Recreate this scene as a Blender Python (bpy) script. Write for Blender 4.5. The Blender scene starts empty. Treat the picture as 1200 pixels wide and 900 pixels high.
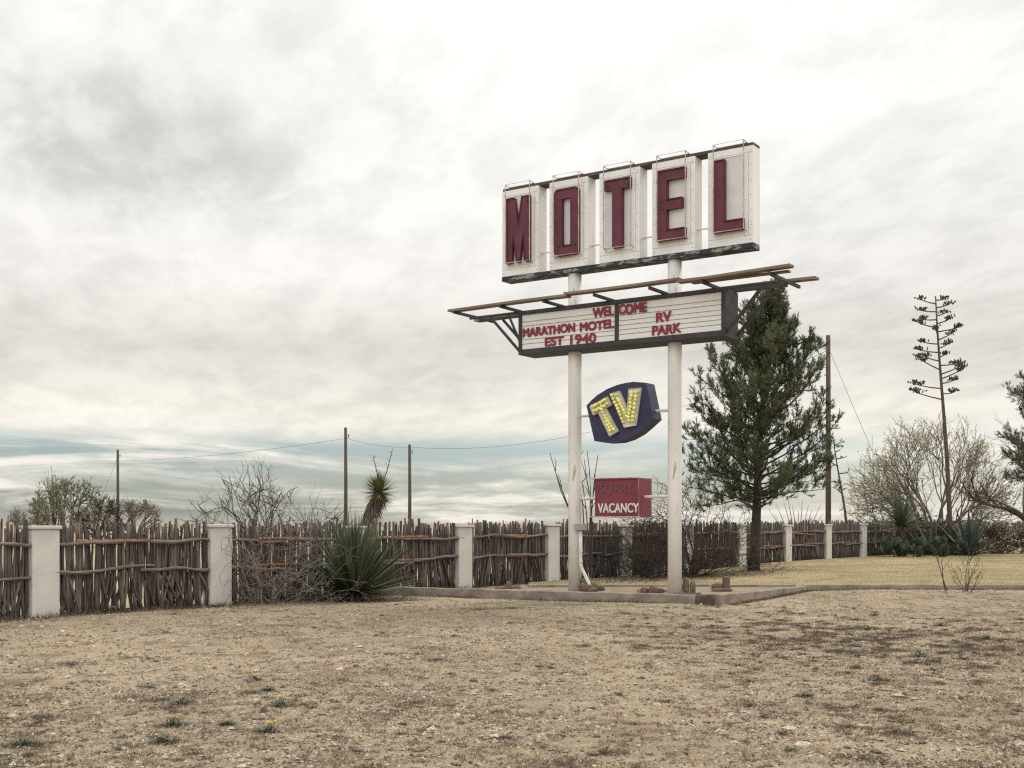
import bpy, bmesh, math, random
from mathutils import Vector, Matrix, noise

# ------------------------------------------------------------------ camera, sky, sun, exposure
scene = bpy.context.scene
C = scene.collection
F, HORIZON, EYE = 1400.0, 613.0, 1.5          # focal length and horizon of the 1200 px wide photograph, eye height
cam_data = bpy.data.cameras.new('camera')
cam_data.sensor_width = 36.0
cam_data.lens = 36.0 * F / 1200.0
cam_data.shift_y = (HORIZON - 450.0) / 1200.0
cam_data.clip_start = 0.1
cam_data.clip_end = 9000.0
cam = bpy.data.objects.new('camera', cam_data)
cam.location = (0, 0, EYE)
cam.rotation_euler = (math.pi / 2, 0, 0)
C.objects.link(cam)
scene.camera = cam

SUN_EL, SUN_AZ = math.radians(48), math.radians(48)
sun_dir = Vector((math.cos(SUN_EL) * math.sin(SUN_AZ), math.cos(SUN_EL) * math.cos(SUN_AZ), math.sin(SUN_EL)))
sun_data = bpy.data.lights.new('sun', 'SUN')
sun_data.energy = 1.5
sun_data.angle = math.radians(11)
sun_data.color = (1.0, 0.94, 0.85)
sun = bpy.data.objects.new('sun', sun_data)
sun.rotation_euler = (-sun_dir).to_track_quat('-Z', 'Y').to_euler()
sun.location = (20, 20, 40)
C.objects.link(sun)

vs = scene.view_settings
vs.view_transform = 'Standard'
vs.look = 'None'
vs.exposure = 0.17
vs.gamma = 1.0
vs.use_curve_mapping = False
scene.cycles.use_denoising = False
scene.cycles.denoising_prefilter = 'ACCURATE'
scene.cycles.denoising_input_passes = 'RGB_ALBEDO_NORMAL'
scene.cycles.pixel_filter_type = 'BLACKMAN_HARRIS'
scene.cycles.filter_width = 1.25
scene.cycles.max_bounces = 6
scene.cycles.transparent_max_bounces = 4


class NT:
    """small helper round a node tree"""
    def __init__(self, tree):
        self.t = tree
        self.x = 0

    def n(self, kind, **kw):
        nd = self.t.nodes.new(kind)
        self.x += 40
        nd.location = (self.x, 0)
        for k, v in kw.items():
            setattr(nd, k, v)
        return nd

    def put(self, sock, v):
        if isinstance(v, bpy.types.NodeSocket):
            self.t.links.new(v, sock)
        elif isinstance(v, (tuple, list)) and len(v) == 3 and sock.type == 'RGBA':
            sock.default_value = (*v, 1)
        else:
            sock.default_value = v

    def math(self, op, a, b=None, c=None, clamp=False):
        nd = self.n('ShaderNodeMath', operation=op)
        nd.use_clamp = clamp
        self.put(nd.inputs[0], a)
        if b is not None:
            self.put(nd.inputs[1], b)
        if c is not None:
            self.put(nd.inputs[2], c)
        return nd.outputs[0]

    def smooth(self, v, lo, hi, a=0.0, b=1.0):
        nd = self.n('ShaderNodeMapRange', interpolation_type='SMOOTHSTEP')
        for i, q in enumerate((v, lo, hi, a, b)):
            self.put(nd.inputs[i], q)
        return nd.outputs[0]

    def mix(self, f, a, b, blend='MIX'):
        nd = self.n('ShaderNodeMix', data_type='RGBA', blend_type=blend)
        self.put(nd.inputs[0], f)
        self.put(nd.inputs[6], a)
        self.put(nd.inputs[7], b)
        return nd.outputs[2]

    def noise(self, vec, scale=1.0, detail=4.0, rough=0.55, dist=0.0):
        nd = self.n('ShaderNodeTexNoise')
        if vec is not None:
            self.put(nd.inputs['Vector'], vec)
        nd.inputs['Scale'].default_value = scale
        nd.inputs['Detail'].default_value = detail
        nd.inputs['Roughness'].default_value = rough
        nd.inputs['Distortion'].default_value = dist
        return nd.outputs[0]

    def comb(self, x, y, z=0.0):
        nd = self.n('ShaderNodeCombineXYZ')
        for i, q in enumerate((x, y, z)):
            self.put(nd.inputs[i], q)
        return nd.outputs[0]

    def ramp(self, v, stops):
        nd = self.n('ShaderNodeValToRGB')
        self.put(nd.inputs[0], v)
        el = nd.color_ramp.elements
        while len(el) < len(stops):
            el.new(0.5)
        for e, (p, c) in zip(el, stops):
            e.position = p
            e.color = (*c, 1)
        return nd.outputs[0]


def make_world():
    w = bpy.data.worlds.new('World')
    scene.world = w
    w.use_nodes = True
    t = w.node_tree
    t.nodes.clear()
    N = NT(t)
    out = N.n('ShaderNodeOutputWorld')
    bg = N.n('ShaderNodeBackground')
    t.links.new(bg.outputs[0], out.inputs[0])
    sky = N.n('ShaderNodeTexSky', sky_type='NISHITA')
    sky.sun_disc = False
    sky.sun_elevation = SUN_EL
    sky.sun_rotation = SUN_AZ
    sky.dust_density = 1.5
    tc = N.n('ShaderNodeTexCoord')
    sp = N.n('ShaderNodeSeparateXYZ')
    t.links.new(tc.outputs['Generated'], sp.inputs[0])
    x, y, z = sp.outputs
    zc = N.math('MAXIMUM', z, 0.0)
    s = N.math('DIVIDE', 1.0, N.math('ADD', zc, 0.16))
    px = N.math('MULTIPLY', x, s)
    py = N.math('MULTIPLY', y, s)
    # high sheet of broken cloud, drawn out along the wind
    wind = N.comb(N.math('ADD', N.math('MULTIPLY', px, 0.9), N.math('MULTIPLY', py, 0.25)), N.math('ADD', N.math('MULTIPLY', py, 0.7), N.math('MULTIPLY', px, 0.35)), 3.7)
    big = N.noise(wind, 1.25, 7, 0.62, 0.25)
    fine = N.noise(N.comb(N.math('MULTIPLY', px, 1.5), N.math('ADD', N.math('MULTIPLY', py, 0.95), N.math('MULTIPLY', px, 0.5)), 9.1), 4.6, 8, 0.62, 0.2)
    base = N.ramp(zc, [(0.0, (0.74, 0.72, 0.64)), (0.055, (0.79, 0.76, 0.685)), (0.092, (0.83, 0.80, 0.72)),
                       (0.140, (0.66, 0.64, 0.595)), (0.195, (0.82, 0.80, 0.76)), (0.25, (0.84, 0.825, 0.79)),
                       (0.36, (0.88, 0.868, 0.84)), (0.6, (1.12, 1.1, 1.06)), (1.0, (1.0, 0.99, 0.97))])
    # darker bank of cloud high on the left
    az = N.math('ARCTAN2', x, y)
    dx = N.math('DIVIDE', N.math('ADD', az, 0.36), 0.21)
    dz = N.math('DIVIDE', N.math('SUBTRACT', N.math('ADD', zc, N.math('MULTIPLY', az, 0.18)), 0.235), 0.055)
    rr = N.math('ADD', N.math('MULTIPLY', dx, dx), N.math('MULTIPLY', dz, dz))
    bank = N.math('MULTIPLY', N.smooth(rr, 0.0, 1.5, 1.0, 0.0), N.smooth(N.math('ADD', N.math('MULTIPLY', big, 0.6), N.math('MULTIPLY', fine, 0.4)), 0.33, 0.6))
    shade = N.math('ADD', N.smooth(big, 0.38, 0.68, 0.045, -0.065), N.smooth(fine, 0.36, 0.68, 0.035, -0.105))
    shade = N.math('SUBTRACT', N.math('ADD', shade, 1.0), N.math('MULTIPLY', bank, 0.19))
    # bright glow where the sun stands behind the cloud
    gl = N.math('SUBTRACT', az, 0.12)
    glow = N.math('MULTIPLY', N.smooth(N.math('MULTIPLY', gl, gl), 0.0, 0.12, 1.0, 0.0), N.smooth(zc, 0.22, 0.42))
    shade = N.math('ADD', shade, N.math('MULTIPLY', glow, 0.10))
    cloud = N.mix(1.0, base, N.comb(shade, shade, shade), 'MULTIPLY')
    # added fill: unseen sky behind the camera brightened and cooled to lift sign faces
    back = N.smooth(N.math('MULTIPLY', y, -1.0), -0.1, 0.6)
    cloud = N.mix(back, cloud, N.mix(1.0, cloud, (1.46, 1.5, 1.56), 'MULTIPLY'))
    # blue breaks low over the horizon, streaked flat
    st = N.comb(N.math('MULTIPLY', az, 3.0), N.math('MULTIPLY', zc, 25.0), 1.3)
    streak = N.noise(st, 1.3, 8, 0.62, 0.7)
    lim = N.math('MULTIPLY', N.smooth(zc, 0.060, 0.080, 1.0, 0.0), N.smooth(az, 0.10, 0.36, 1.0, 0.55))
    gap = N.math('MULTIPLY', N.smooth(streak, 0.35, 0.58), lim)
    gap = N.math('MULTIPLY', gap, N.smooth(zc, 0.0, 0.012, 0.55, 0.92))
    clear = N.mix(1.0, sky.outputs[0], (0.073, 0.083, 0.093), 'MULTIPLY')
    rim = N.math('MULTIPLY', N.math('MULTIPLY', N.smooth(streak, 0.30, 0.37), N.smooth(streak, 0.37, 0.44, 1.0, 0.0)), lim)
    cloud = N.mix(N.math('MULTIPLY', rim, 0.55), cloud, (0.92, 0.87, 0.77))
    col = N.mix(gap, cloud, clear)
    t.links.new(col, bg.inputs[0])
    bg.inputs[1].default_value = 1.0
    return w


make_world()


# ------------------------------------------------------------------ materials
def mat(name, a, b=None, scale=4.0, detail=6, lo=0.35, hi=0.65, rough=0.85, bump=0.0, bscale=None, stretch=(1, 1, 1),
        spot=None, spot_scale=3.0, spot_lo=0.62, spot_hi=0.68, spot_amt=1.0, spot_stretch=(1, 1, 1), metallic=0.0, by_object=0.0, spec=0.3, by_part=0.0):
    m = bpy.data.materials.new(name)
    m.use_nodes = True
    t = m.node_tree
    N = NT(t)
    bs = t.nodes['Principled BSDF']
    bs.inputs['Roughness'].default_value = rough
    bs.inputs['Metallic'].default_value = metallic
    bs.inputs['Specular IOR Level'].default_value = spec
    tc = N.n('ShaderNodeTexCoord')

    def coord(st):
        mp = N.n('ShaderNodeMapping')
        t.links.new(tc.outputs['Object'], mp.inputs[0])
        mp.inputs['Scale'].default_value = st
        return mp.outputs[0]
    v = coord(stretch)
    col = None
    if b is not None:
        f = N.smooth(N.noise(v, scale, detail, 0.6), lo, hi)
        col = N.mix(f, a, b)
    else:
        col = N.mix(0.0, a, a)
    if spot is not None:
        f = N.smooth(N.noise(coord(spot_stretch), spot_scale, 7, 0.65, 0.3), spot_lo, spot_hi, 0.0, spot_amt)
        col = N.mix(f, col, spot)
    if by_part:
        g = N.n('ShaderNodeNewGeometry')
        f = N.smooth(g.outputs['Random Per Island'], 0, 1, 1 - by_part, 1 + by_part)
        col = N.mix(1.0, col, N.comb(f, f, f), 'MULTIPLY')
    if by_object:
        o = N.n('ShaderNodeObjectInfo')
        f = N.smooth(o.outputs['Random'], 0, 1, 1 - by_object, 1 + by_object)
        col = N.mix(1.0, col, N.comb(f, f, f), 'MULTIPLY')
    t.links.new(col, bs.inputs['Base Color'])
    if bump:
        bn = N.n('ShaderNodeBump')
        bn.inputs['Strength'].default_value = bump
        bn.inputs['Distance'].default_value = 0.02
        t.links.new(N.noise(v, bscale or scale * 4, 8, 0.65), bn.inputs['Height'])
        t.links.new(bn.outputs[0], bs.inputs['Normal'])
    return m


M = {}
M['white_paint'] = mat('weathered_white_paint', (0.82, 0.805, 0.785), (0.73, 0.715, 0.695), 1.6, rough=0.6, bump=0.08, bscale=9, stretch=(1, 1, 0.35),
                       spot=(0.38, 0.27, 0.17), spot_scale=3.2, spot_lo=0.60, spot_hi=0.76, spot_amt=0.6, spot_stretch=(5, 5, 0.45))
M['panel_paint'] = mat('grey_white_panel_paint', (0.66, 0.635, 0.625), (0.585, 0.565, 0.555), 2.0, rough=0.55, bump=0.05, bscale=10)
M['pole_paint'] = mat('peeling_pole_paint', (0.74, 0.70, 0.645), (0.64, 0.605, 0.56), 2.0, rough=0.65, bump=0.15, bscale=14, stretch=(1, 1, 0.3),
                      spot=(0.30, 0.215, 0.145), spot_scale=3.4, spot_lo=0.60, spot_hi=0.635, spot_amt=0.7, spot_stretch=(1.8, 1.8, 0.6))
M['maroon'] = mat('faded_maroon_enamel', (0.142, 0.036, 0.058), (0.10, 0.028, 0.044), 3.5, rough=0.6, bump=0.1, spot=(0.24, 0.09, 0.11), spot_scale=3, spot_lo=0.58, spot_hi=0.75, spot_amt=0.5)
M['letter_red'] = mat('red_changeable_letter', (0.28, 0.03, 0.045), (0.21, 0.025, 0.038), 3, rough=0.45)
M['navy_peel'] = mat('peeling_navy_steel', (0.035, 0.035, 0.05), (0.022, 0.022, 0.034), 4, rough=0.6, bump=0.2,
                     spot=(0.36, 0.33, 0.32), spot_scale=4.2, spot_lo=0.52, spot_hi=0.58, spot_amt=0.75, spot_stretch=(1, 2, 3.5))
M['black_steel'] = mat('dull_black_steel', (0.035, 0.033, 0.038), (0.055, 0.05, 0.05), 5, rough=0.6, bump=0.15, spot=(0.12, 0.085, 0.065), spot_scale=4, spot_lo=0.6, spot_hi=0.7, spot_amt=0.5)
M['bar_brown'] = mat('brown_angle_iron', (0.10, 0.085, 0.075), (0.06, 0.05, 0.045), 5, rough=0.7, bump=0.2)
M['rod'] = mat('weathered_thin_rod', (0.58, 0.50, 0.43), (0.36, 0.28, 0.22), 6, rough=0.6)
M['plank'] = mat('weathered_brown_plank', (0.27, 0.21, 0.16), (0.16, 0.122, 0.095), 3, rough=0.85, bump=0.4, bscale=18, stretch=(0.25, 4, 4))
M['marquee_white'] = mat('marquee_white_board', (0.80, 0.775, 0.74), (0.74, 0.72, 0.69), 1.5, rough=0.4, stretch=(1, 1, 0.5))
M['track'] = mat('grey_letter_track', (0.20, 0.19, 0.185), None, rough=0.5)
M['tv_navy'] = mat('navy_sign_paint', (0.026, 0.028, 0.066), (0.042, 0.042, 0.082), 2.5, rough=0.5, bump=0.05)
M['tv_white'] = mat('tv_letter_white', (0.74, 0.70, 0.62), (0.62, 0.57, 0.48), 5, rough=0.55)
M['bulb'] = mat('yellow_lamp_glass', (0.86, 0.83, 0.27), None, rough=0.18, spec=0.6, by_object=0.12)
M['vac_red'] = mat('faded_red_sign_paint', (0.215, 0.043, 0.062), (0.165, 0.035, 0.05), 2.2, rough=0.55, bump=0.06, spot=(0.40, 0.12, 0.12), spot_scale=4, spot_lo=0.62, spot_hi=0.75, spot_amt=0.5)
M['neon_grey'] = mat('unlit_neon_tube', (0.165, 0.085, 0.09), None, rough=0.3)
M['letter_white'] = mat('flaking_white_lettering', (0.78, 0.75, 0.71), (0.6, 0.55, 0.52), 6, rough=0.5)
M['conduit'] = mat('white_conduit', (0.68, 0.65, 0.60), (0.58, 0.55, 0.50), 4, rough=0.5)
M['grey_box'] = mat('grey_junction_box', (0.34, 0.33, 0.32), (0.27, 0.26, 0.26), 6, rough=0.5)
M['stucco'] = mat('white_stucco', (0.60, 0.565, 0.515), (0.50, 0.47, 0.43), 1.4, rough=0.9, bump=0.35, bscale=38,
                  spot=(0.34, 0.28, 0.22), spot_scale=1.6, spot_lo=0.6, spot_hi=0.8, spot_amt=0.45, spot_stretch=(2, 2, 0.8))
M['stick'] = mat('weathered_grey_stick', (0.150, 0.124, 0.110), (0.072, 0.058, 0.052), 5, rough=0.95, bump=0.5, bscale=30, stretch=(3, 3, 0.5), by_part=0.38)
M['rail'] = mat('bleached_branch', (0.20, 0.155, 0.13), (0.12, 0.09, 0.078), 6, rough=0.95, bump=0.5, bscale=25, stretch=(0.5, 3, 3), by_part=0.25)
M['tie'] = mat('rusty_orange_tie', (0.31, 0.15, 0.085), (0.20, 0.095, 0.058), 9, rough=0.85, by_part=0.3)
M['kerb'] = mat('old_concrete_edging', (0.31, 0.258, 0.205), (0.19, 0.155, 0.125), 3, rough=0.95, bump=0.4, bscale=22, stretch=(0.6, 2, 2), spot=(0.12, 0.095, 0.08), spot_scale=2.5, spot_lo=0.58, spot_hi=0.74, spot_amt=0.6, spot_stretch=(0.7, 2, 2))
M['tie_wood'] = mat('dark_sleeper_wood', (0.13, 0.095, 0.075), (0.075, 0.055, 0.045), 5, rough=0.95, bump=0.5, bscale=22)
M['pole_wood'] = mat('utility_pole_wood', (0.115, 0.085, 0.066), (0.075, 0.056, 0.045), 5, rough=0.95, bump=0.4, stretch=(3, 3, 0.3))
M['wire'] = mat('black_cable', (0.06, 0.06, 0.06), None, rough=0.6)
M['bark'] = mat('dark_pine_bark', (0.062, 0.048, 0.040), (0.036, 0.028, 0.024), 6, rough=0.95, bump=0.8, bscale=16, stretch=(2, 2, 0.5))
M['needle'] = mat('pine_needle', (0.062, 0.082, 0.038), (0.135, 0.145, 0.068), 1.1, rough=0.6, by_part=0.4)
M['twig_dark'] = mat('dark_twig', (0.048, 0.037, 0.031), (0.078, 0.060, 0.050), 3, rough=0.95, by_part=0.3)
M['twig_grey'] = mat('grey_dead_twig', (0.25, 0.21, 0.185), (0.14, 0.112, 0.098), 3, rough=0.95, by_part=0.3)
M['twig_brown'] = mat('brown_twig', (0.10, 0.073, 0.06), (0.065, 0.048, 0.04), 3, rough=0.95, by_part=0.3)
M['twig_tan'] = mat('tan_grey_twig', (0.23, 0.185, 0.15), (0.12, 0.094, 0.078), 2, rough=0.95, by_part=0.3)
M['bud'] = mat('pale_spring_bud', (0.58, 0.54, 0.38), (0.44, 0.41, 0.27), 3, rough=0.8, by_part=0.35)
M['young_leaf'] = mat('young_green_leaf', (0.28, 0.30, 0.18), (0.19, 0.205, 0.12), 1.2, rough=0.8, by_part=0.35)
M['dead_leaf'] = mat('brown_dry_leaf', (0.085, 0.064, 0.052), (0.13, 0.098, 0.074), 2, rough=0.9, by_part=0.35)
M['sotol'] = mat('sotol_blade', (0.052, 0.075, 0.038), (0.11, 0.13, 0.066), 2, rough=0.55, by_part=0.35)
M['yucca'] = mat('yucca_blade', (0.11, 0.125, 0.045), (0.18, 0.17, 0.07), 3, rough=0.6, by_part=0.35)
M['thatch'] = mat('dead_yucca_thatch', (0.16, 0.12, 0.092), (0.085, 0.063, 0.05), 5, rough=0.95, by_part=0.35)
M['agave'] = mat('grey_green_agave', (0.045, 0.062, 0.05), (0.075, 0.095, 0.077), 1.5, rough=0.6, by_part=0.2)
M['pad'] = mat('prickly_pear_pad', (0.036, 0.05, 0.028), (0.062, 0.08, 0.042), 2, rough=0.65, by_part=0.3)
M['stalk'] = mat('dry_flower_stalk', (0.115, 0.08, 0.058), (0.075, 0.052, 0.04), 4, rough=0.9)
M['cactus'] = mat('tan_spined_cactus', (0.20, 0.15, 0.095), (0.12, 0.095, 0.055), 14, rough=0.9, bump=0.6, bscale=50)
M['cactus_red'] = mat('reddish_spined_cactus', (0.20, 0.115, 0.085), (0.13, 0.078, 0.06), 14, rough=0.9, bump=0.6, bscale=50)
M['rock_brown'] = mat('brown_field_stone', (0.17, 0.12, 0.098), (0.10, 0.073, 0.06), 7, rough=0.95, bump=0.7, bscale=20)
M['pebble'] = mat('pale_limestone_pebble', (0.41, 0.345, 0.26), (0.20, 0.16, 0.115), 60, rough=0.95, by_part=0.62)
M['straw'] = mat('dry_grass_straw', (0.30, 0.21, 0.125), (0.20, 0.135, 0.085), 2.5, rough=0.9, by_part=0.4)
M['litter'] = mat('grey_brown_dead_weed', (0.15, 0.108, 0.076), (0.092, 0.068, 0.052), 2.5, rough=0.95, by_part=0.4)
M['mat_weed'] = mat('dead_mat_weed', (0.175, 0.136, 0.104), (0.115, 0.091, 0.07), 1.5, rough=0.95, by_part=0.4)
M['lawn_blade'] = mat('pale_lawn_blade', (0.43, 0.33, 0.19), (0.24, 0.215, 0.105), 0.35, rough=0.9, by_part=0.25)
M['weed'] = mat('small_green_weed', (0.135, 0.14, 0.088), (0.085, 0.098, 0.062), 6, rough=0.8, by_part=0.3)
M['flower'] = mat('yellow_petal', (0.65, 0.47, 0.04), None, rough=0.7)
M['lamp_dark'] = mat('dark_lamp_housing', (0.05, 0.05, 0.055), None, rough=0.5)


def ground_mat(name, cols, dark, pale, s=1.0):
    m = bpy.data.materials.new(name)
    m.use_nodes = True
    t = m.node_tree
    N = NT(t)
    bs = t.nodes['Principled BSDF']
    bs.inputs['Roughness'].default_value = 1.0
    bs.inputs['Specular IOR Level'].default_value = 0.1
    tc = N.n('ShaderNodeTexCoord')
    v = tc.outputs['Object']
    col = N.mix(N.smooth(N.noise(v, 0.35 * s, 6, 0.6, 0.4), 0.36, 0.64), cols[0], cols[1])
    col = N.mix(N.smooth(N.noise(v, 1.3 * s, 7, 0.68, 0.3), 0.50, 0.66, 0, 0.75), col, dark)
    col = N.mix(N.smooth(N.noise(v, 5.5 * s, 6, 0.7), 0.52, 0.68, 0, 0.7), col, pale)
    col = N.mix(N.smooth(N.noise(v, 24 * s, 5, 0.7), 0.53, 0.66, 0, 0.65), col, dark)
    g = N.smooth(N.noise(v, 70 * s, 4, 0.7), 0.3, 0.7, 0.72, 1.28)
    col = N.mix(1.0, col, N.comb(g, g, g), 'MULTIPLY')
    t.links.new(col, bs.inputs['Base Color'])
    bn = N.n('ShaderNodeBump')
    bn.inputs['Strength'].default_value = 0.7
    bn.inputs['Distance'].default_value = 0.03
    h = N.math('ADD', N.noise(v, 18 * s, 8, 0.7), N.math('MULTIPLY', N.noise(v, 3.0 * s, 5, 0.6), 1.5))
    t.links.new(h, bn.inputs['Height'])
    t.links.new(bn.outputs[0], bs.inputs['Normal'])
    return m


M['dirt'] = ground_mat('gravelly_dirt', ((0.355, 0.287, 0.196), (0.262, 0.208, 0.139)), (0.150, 0.115, 0.082), (0.45, 0.38, 0.275))
M['bed_soil'] = ground_mat('sandy_bed_soil', ((0.32, 0.26, 0.185), (0.26, 0.205, 0.145)), (0.165, 0.127, 0.09), (0.41, 0.345, 0.26), 1.2)
M['lawn'] = ground_mat('dormant_lawn', ((0.39, 0.30, 0.18), (0.275, 0.228, 0.123)), (0.175, 0.16, 0.08), (0.42, 0.335, 0.205), 0.7)
M['field'] = ground_mat('dry_field_grass', ((0.40, 0.35, 0.22), (0.33, 0.285, 0.175)), (0.25, 0.215, 0.13), (0.43, 0.38, 0.25), 0.5)


# ------------------------------------------------------------------ mesh builders
def smoothstep(a, b, v):
    t = max(0.0, min(1.0, (v - a) / (b - a)))
    return t * t * (3 - 2 * t)


class MB:
    def __init__(self):
        self.v, self.f = [], []

    def quadstrip_box(self, p):
        b = len(self.v)
        self.v += p
        for q in ((0, 3, 2, 1), (4, 5, 6, 7), (0, 1, 5, 4), (1, 2, 6, 5), (2, 3, 7, 6), (3, 0, 4, 7)):
            self.f.append(tuple(b + i for i in q))

    def box(self, x0, x1, y0, y1, z0, z1):
        self.quadstrip_box([(x0, y0, z0), (x1, y0, z0), (x1, y1, z0), (x0, y1, z0), (x0, y0, z1), (x1, y0, z1), (x1, y1, z1), (x0, y1, z1)])
        return self

    def beam(self, a, b, w, h, up=(0, 0, 1)):
        """bar of w x h from a to b"""
        a, b = Vector(a), Vector(b)
        d = (b - a).normalized()
        s = d.cross(Vector(up))
        if s.length < 1e-4:
            s = Vector((1, 0, 0))
        s.normalize()
        u = s.cross(d)
        s, u = s * w / 2, u * h / 2
        self.quadstrip_box([tuple(q) for q in (a - s - u, a + s - u, a + s + u, a - s + u, b - s - u, b + s - u, b + s + u, b - s + u)])
        return self

    def tube(self, pts, rad, n=6, cap=True):
        pts = [Vector(p) for p in pts]
        if not isinstance(rad, (list, tuple)):
            rad = [rad] * len(pts)
        base = len(self.v)
        ref = None
        for i, p in enumerate(pts):
            d = (pts[min(i + 1, len(pts) - 1)] - pts[max(i - 1, 0)])
            if d.length < 1e-9:
                d = Vector((0, 0, 1))
            d.normalize()
            if ref is None:
                ref = Vector((1, 0, 0)) if abs(d.x) < 0.8 else Vector((0, 1, 0))
            ref = (ref - d * ref.dot(d))
            if ref.length < 1e-6:
                ref = d.orthogonal()
            ref.normalize()
            w = d.cross(ref)
            for k in range(n):
                an = 2 * math.pi * k / n
                q = p + (ref * math.cos(an) + w * math.sin(an)) * rad[i]
                self.v.append((q.x, q.y, q.z))
        for i in range(len(pts) - 1):
            for k in range(n):
                a = base + i * n + k
                b = base + i * n + (k + 1) % n
                self.f.append((a, b, b + n, a + n))
        if cap:
            self.f.append(tuple(base + k for k in range(n))[::-1])
            e = base + (len(pts) - 1) * n
            self.f.append(tuple(e + k for k in range(n)))
        return self

    def tri(self, a, b, c):
        i = len(self.v)
        self.v += [tuple(a), tuple(b), tuple(c)]
        self.f.append((i, i + 1, i + 2))

    def blade(self, p, d, L, w, droop=0.0, n=3, side=None, fold=0.0):
        """a tapering leaf strip"""
        p, d = Vector(p), Vector(d).normalized()
        s = side or d.cross(Vector((0, 0, 1)))
        if s.length < 1e-4:
            s = Vector((1, 0, 0))
        s = s.normalized()
        b = len(self.v)
        q = p.copy()
        dd = d.copy()
        for i in range(n + 1):
            t = i / n
            ww = w * 0.5 * (1 - t ** 1.6) * (0.75 + 0.25 * min(1, t * 4)) + 0.0008
            a1, a2 = q - s * ww, q + s * ww
            self.v += [tuple(a1), tuple(a2)]
            dd = (dd + Vector((0, 0, -droop / n))).normalized()
            q = q + dd * (L / n)
        for i in range(n):
            k = b + 2 * i
            self.f.append((k, k + 1, k + 3, k + 2))
        return q

    def leaf(self, p, d, L, w, thick, droop=0.0, n=5):
        """a thick fleshy leaf: diamond section, tapering to a spine"""
        p, dd = Vector(p), Vector(d).normalized()
        b = len(self.v)
        q = p.copy()
        for i in range(n + 1):
            t = i / n
            s = dd.cross(Vector((0, 0, 1)))
            s = s.normalized() if s.length > 1e-4 else Vector((1, 0, 0))
            u = s.cross(dd)
            ww = w * 0.5 * (0.7 + 0.6 * t if t < 0.5 else (1 - t) * 2.0) + 0.003
            th = thick * 0.5 * (1 - t) + 0.003
            self.v += [tuple(q - s * ww + u * th * 0.6), tuple(q - u * th), tuple(q + s * ww + u * th * 0.6), tuple(q + u * th * 0.1)]
            dd = (dd + Vector((0, 0, -droop / n))).normalized()
            q = q + dd * (L / n)
        for i in range(n):
            for k in range(4):
                a, c = b + 4 * i + k, b + 4 * i + (k + 1) % 4
                self.f.append((a, c, c + 4, a + 4))
        self.f.append((b, b + 1, b + 2, b + 3))

    def blob(self, c, r, seg=8, rings=5, jit=0.0, rnd=random, rot=None):
        """an ellipsoid, jittered"""
        b = len(self.v)
        R = rot or Matrix.Identity(3)
        c = Vector(c)

        def pt(th, ph, j):
            q = Vector((math.cos(ph) * math.sin(th) * r[0], math.sin(ph) * math.sin(th) * r[1], math.cos(th) * r[2])) * j
            return tuple(c + R @ q)
        self.v.append(pt(0, 0, 1 + rnd.uniform(-jit, jit)))
        for i in range(1, rings):
            for k in range(seg):
                self.v.append(pt(math.pi * i / rings, 2 * math.pi * k / seg, 1 + rnd.uniform(-jit, jit)))
        self.v.append(pt(math.pi, 0, 1 + rnd.uniform(-jit, jit)))
        e = len(self.v) - 1
        for k in range(seg):
            self.f.append((b, b + 1 + k, b + 1 + (k + 1) % seg))
            l = b + 1 + (rings - 2) * seg
            self.f.append((e, l + (k + 1) % seg, l + k))
        for i in range(rings - 2):
            for k in range(seg):
                a, d = b + 1 + i * seg + k, b + 1 + i * seg + (k + 1) % seg
                self.f.append((a, a + seg, d + seg, d))
        return self

    def ribbed(self, c, r, h, ribs=12, rings=7, depth=0.12, rnd=random):
        """a ribbed cactus barrel or column with a domed top"""
        b = len(self.v)
        n = ribs * 2
        for i in range(rings + 1):
            t = i / rings
            rr = r * (0.8 + 0.2 * min(1, t * 4)) * math.sqrt(max(0.0, 1 - max(0, (t - 0.5) / 0.5) ** 2.4)) + 0.002
            for k in range(n):
                q = rr * (1 - (depth if k % 2 else 0)) * rnd.uniform(0.96, 1.04)
                an = 2 * math.pi * k / n
                self.v.append((c[0] + q * math.cos(an), c[1] + q * math.sin(an), c[2] + h * t))
        for i in range(rings):
            for k in range(n):
                a, d = b + i * n + k, b + i * n + (k + 1) % n
                self.f.append((a, d, d + n, a + n))
        self.f.append(tuple(b + rings * n + k for k in range(n)))
        return self

    def prism(self, outline, y0, y1):
        """outline in (x, z), extruded from y0 (front) to y1 (back)"""
        n = len(outline)
        b = len(self.v)
        self.v += [(x, y0, z) for x, z in outline] + [(x, y1, z) for x, z in outline]
        self.f.append(tuple(b + i for i in range(n)))
        self.f.append(tuple(b + n + i for i in range(n))[::-1])
        for i in range(n):
            j = (i + 1) % n
            self.f.append((b + j, b + i, b + n + i, b + n + j))
        return self

    def mesh(self, name, material, smooth=False, bevel=0.0, recalc=False):
        me = bpy.data.meshes.new(name)
        me.from_pydata(self.v, [], self.f)
        me.materials.append(material)
        if bevel or recalc:
            bm = bmesh.new()
            bm.from_mesh(me)
            bmesh.ops.recalc_face_normals(bm, faces=bm.faces)
            if bevel:
                bmesh.ops.bevel(bm, geom=list(bm.edges), offset=bevel, segments=2, affect='EDGES', profile=0.5)
            bm.to_mesh(me)
            bm.free()
        if smooth:
            me.polygons.foreach_set('use_smooth', [True] * len(me.polygons))
        me.update()
        return me

    def build(self, name, material, parent=None, loc=(0, 0, 0), smooth=False, bevel=0.0, label=None, recalc=False):
        o = bpy.data.objects.new(name, self.mesh(name, material, smooth, bevel, recalc))
        C.objects.link(o)
        o.location = loc
        if parent is not None:
            o.parent = parent
        if label:
            o['label'] = label
        return o


def tag(o, label, cat, group=None):
    o['label'] = label
    o['category'] = cat
    if group:
        o['group'] = group
    return o


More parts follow.
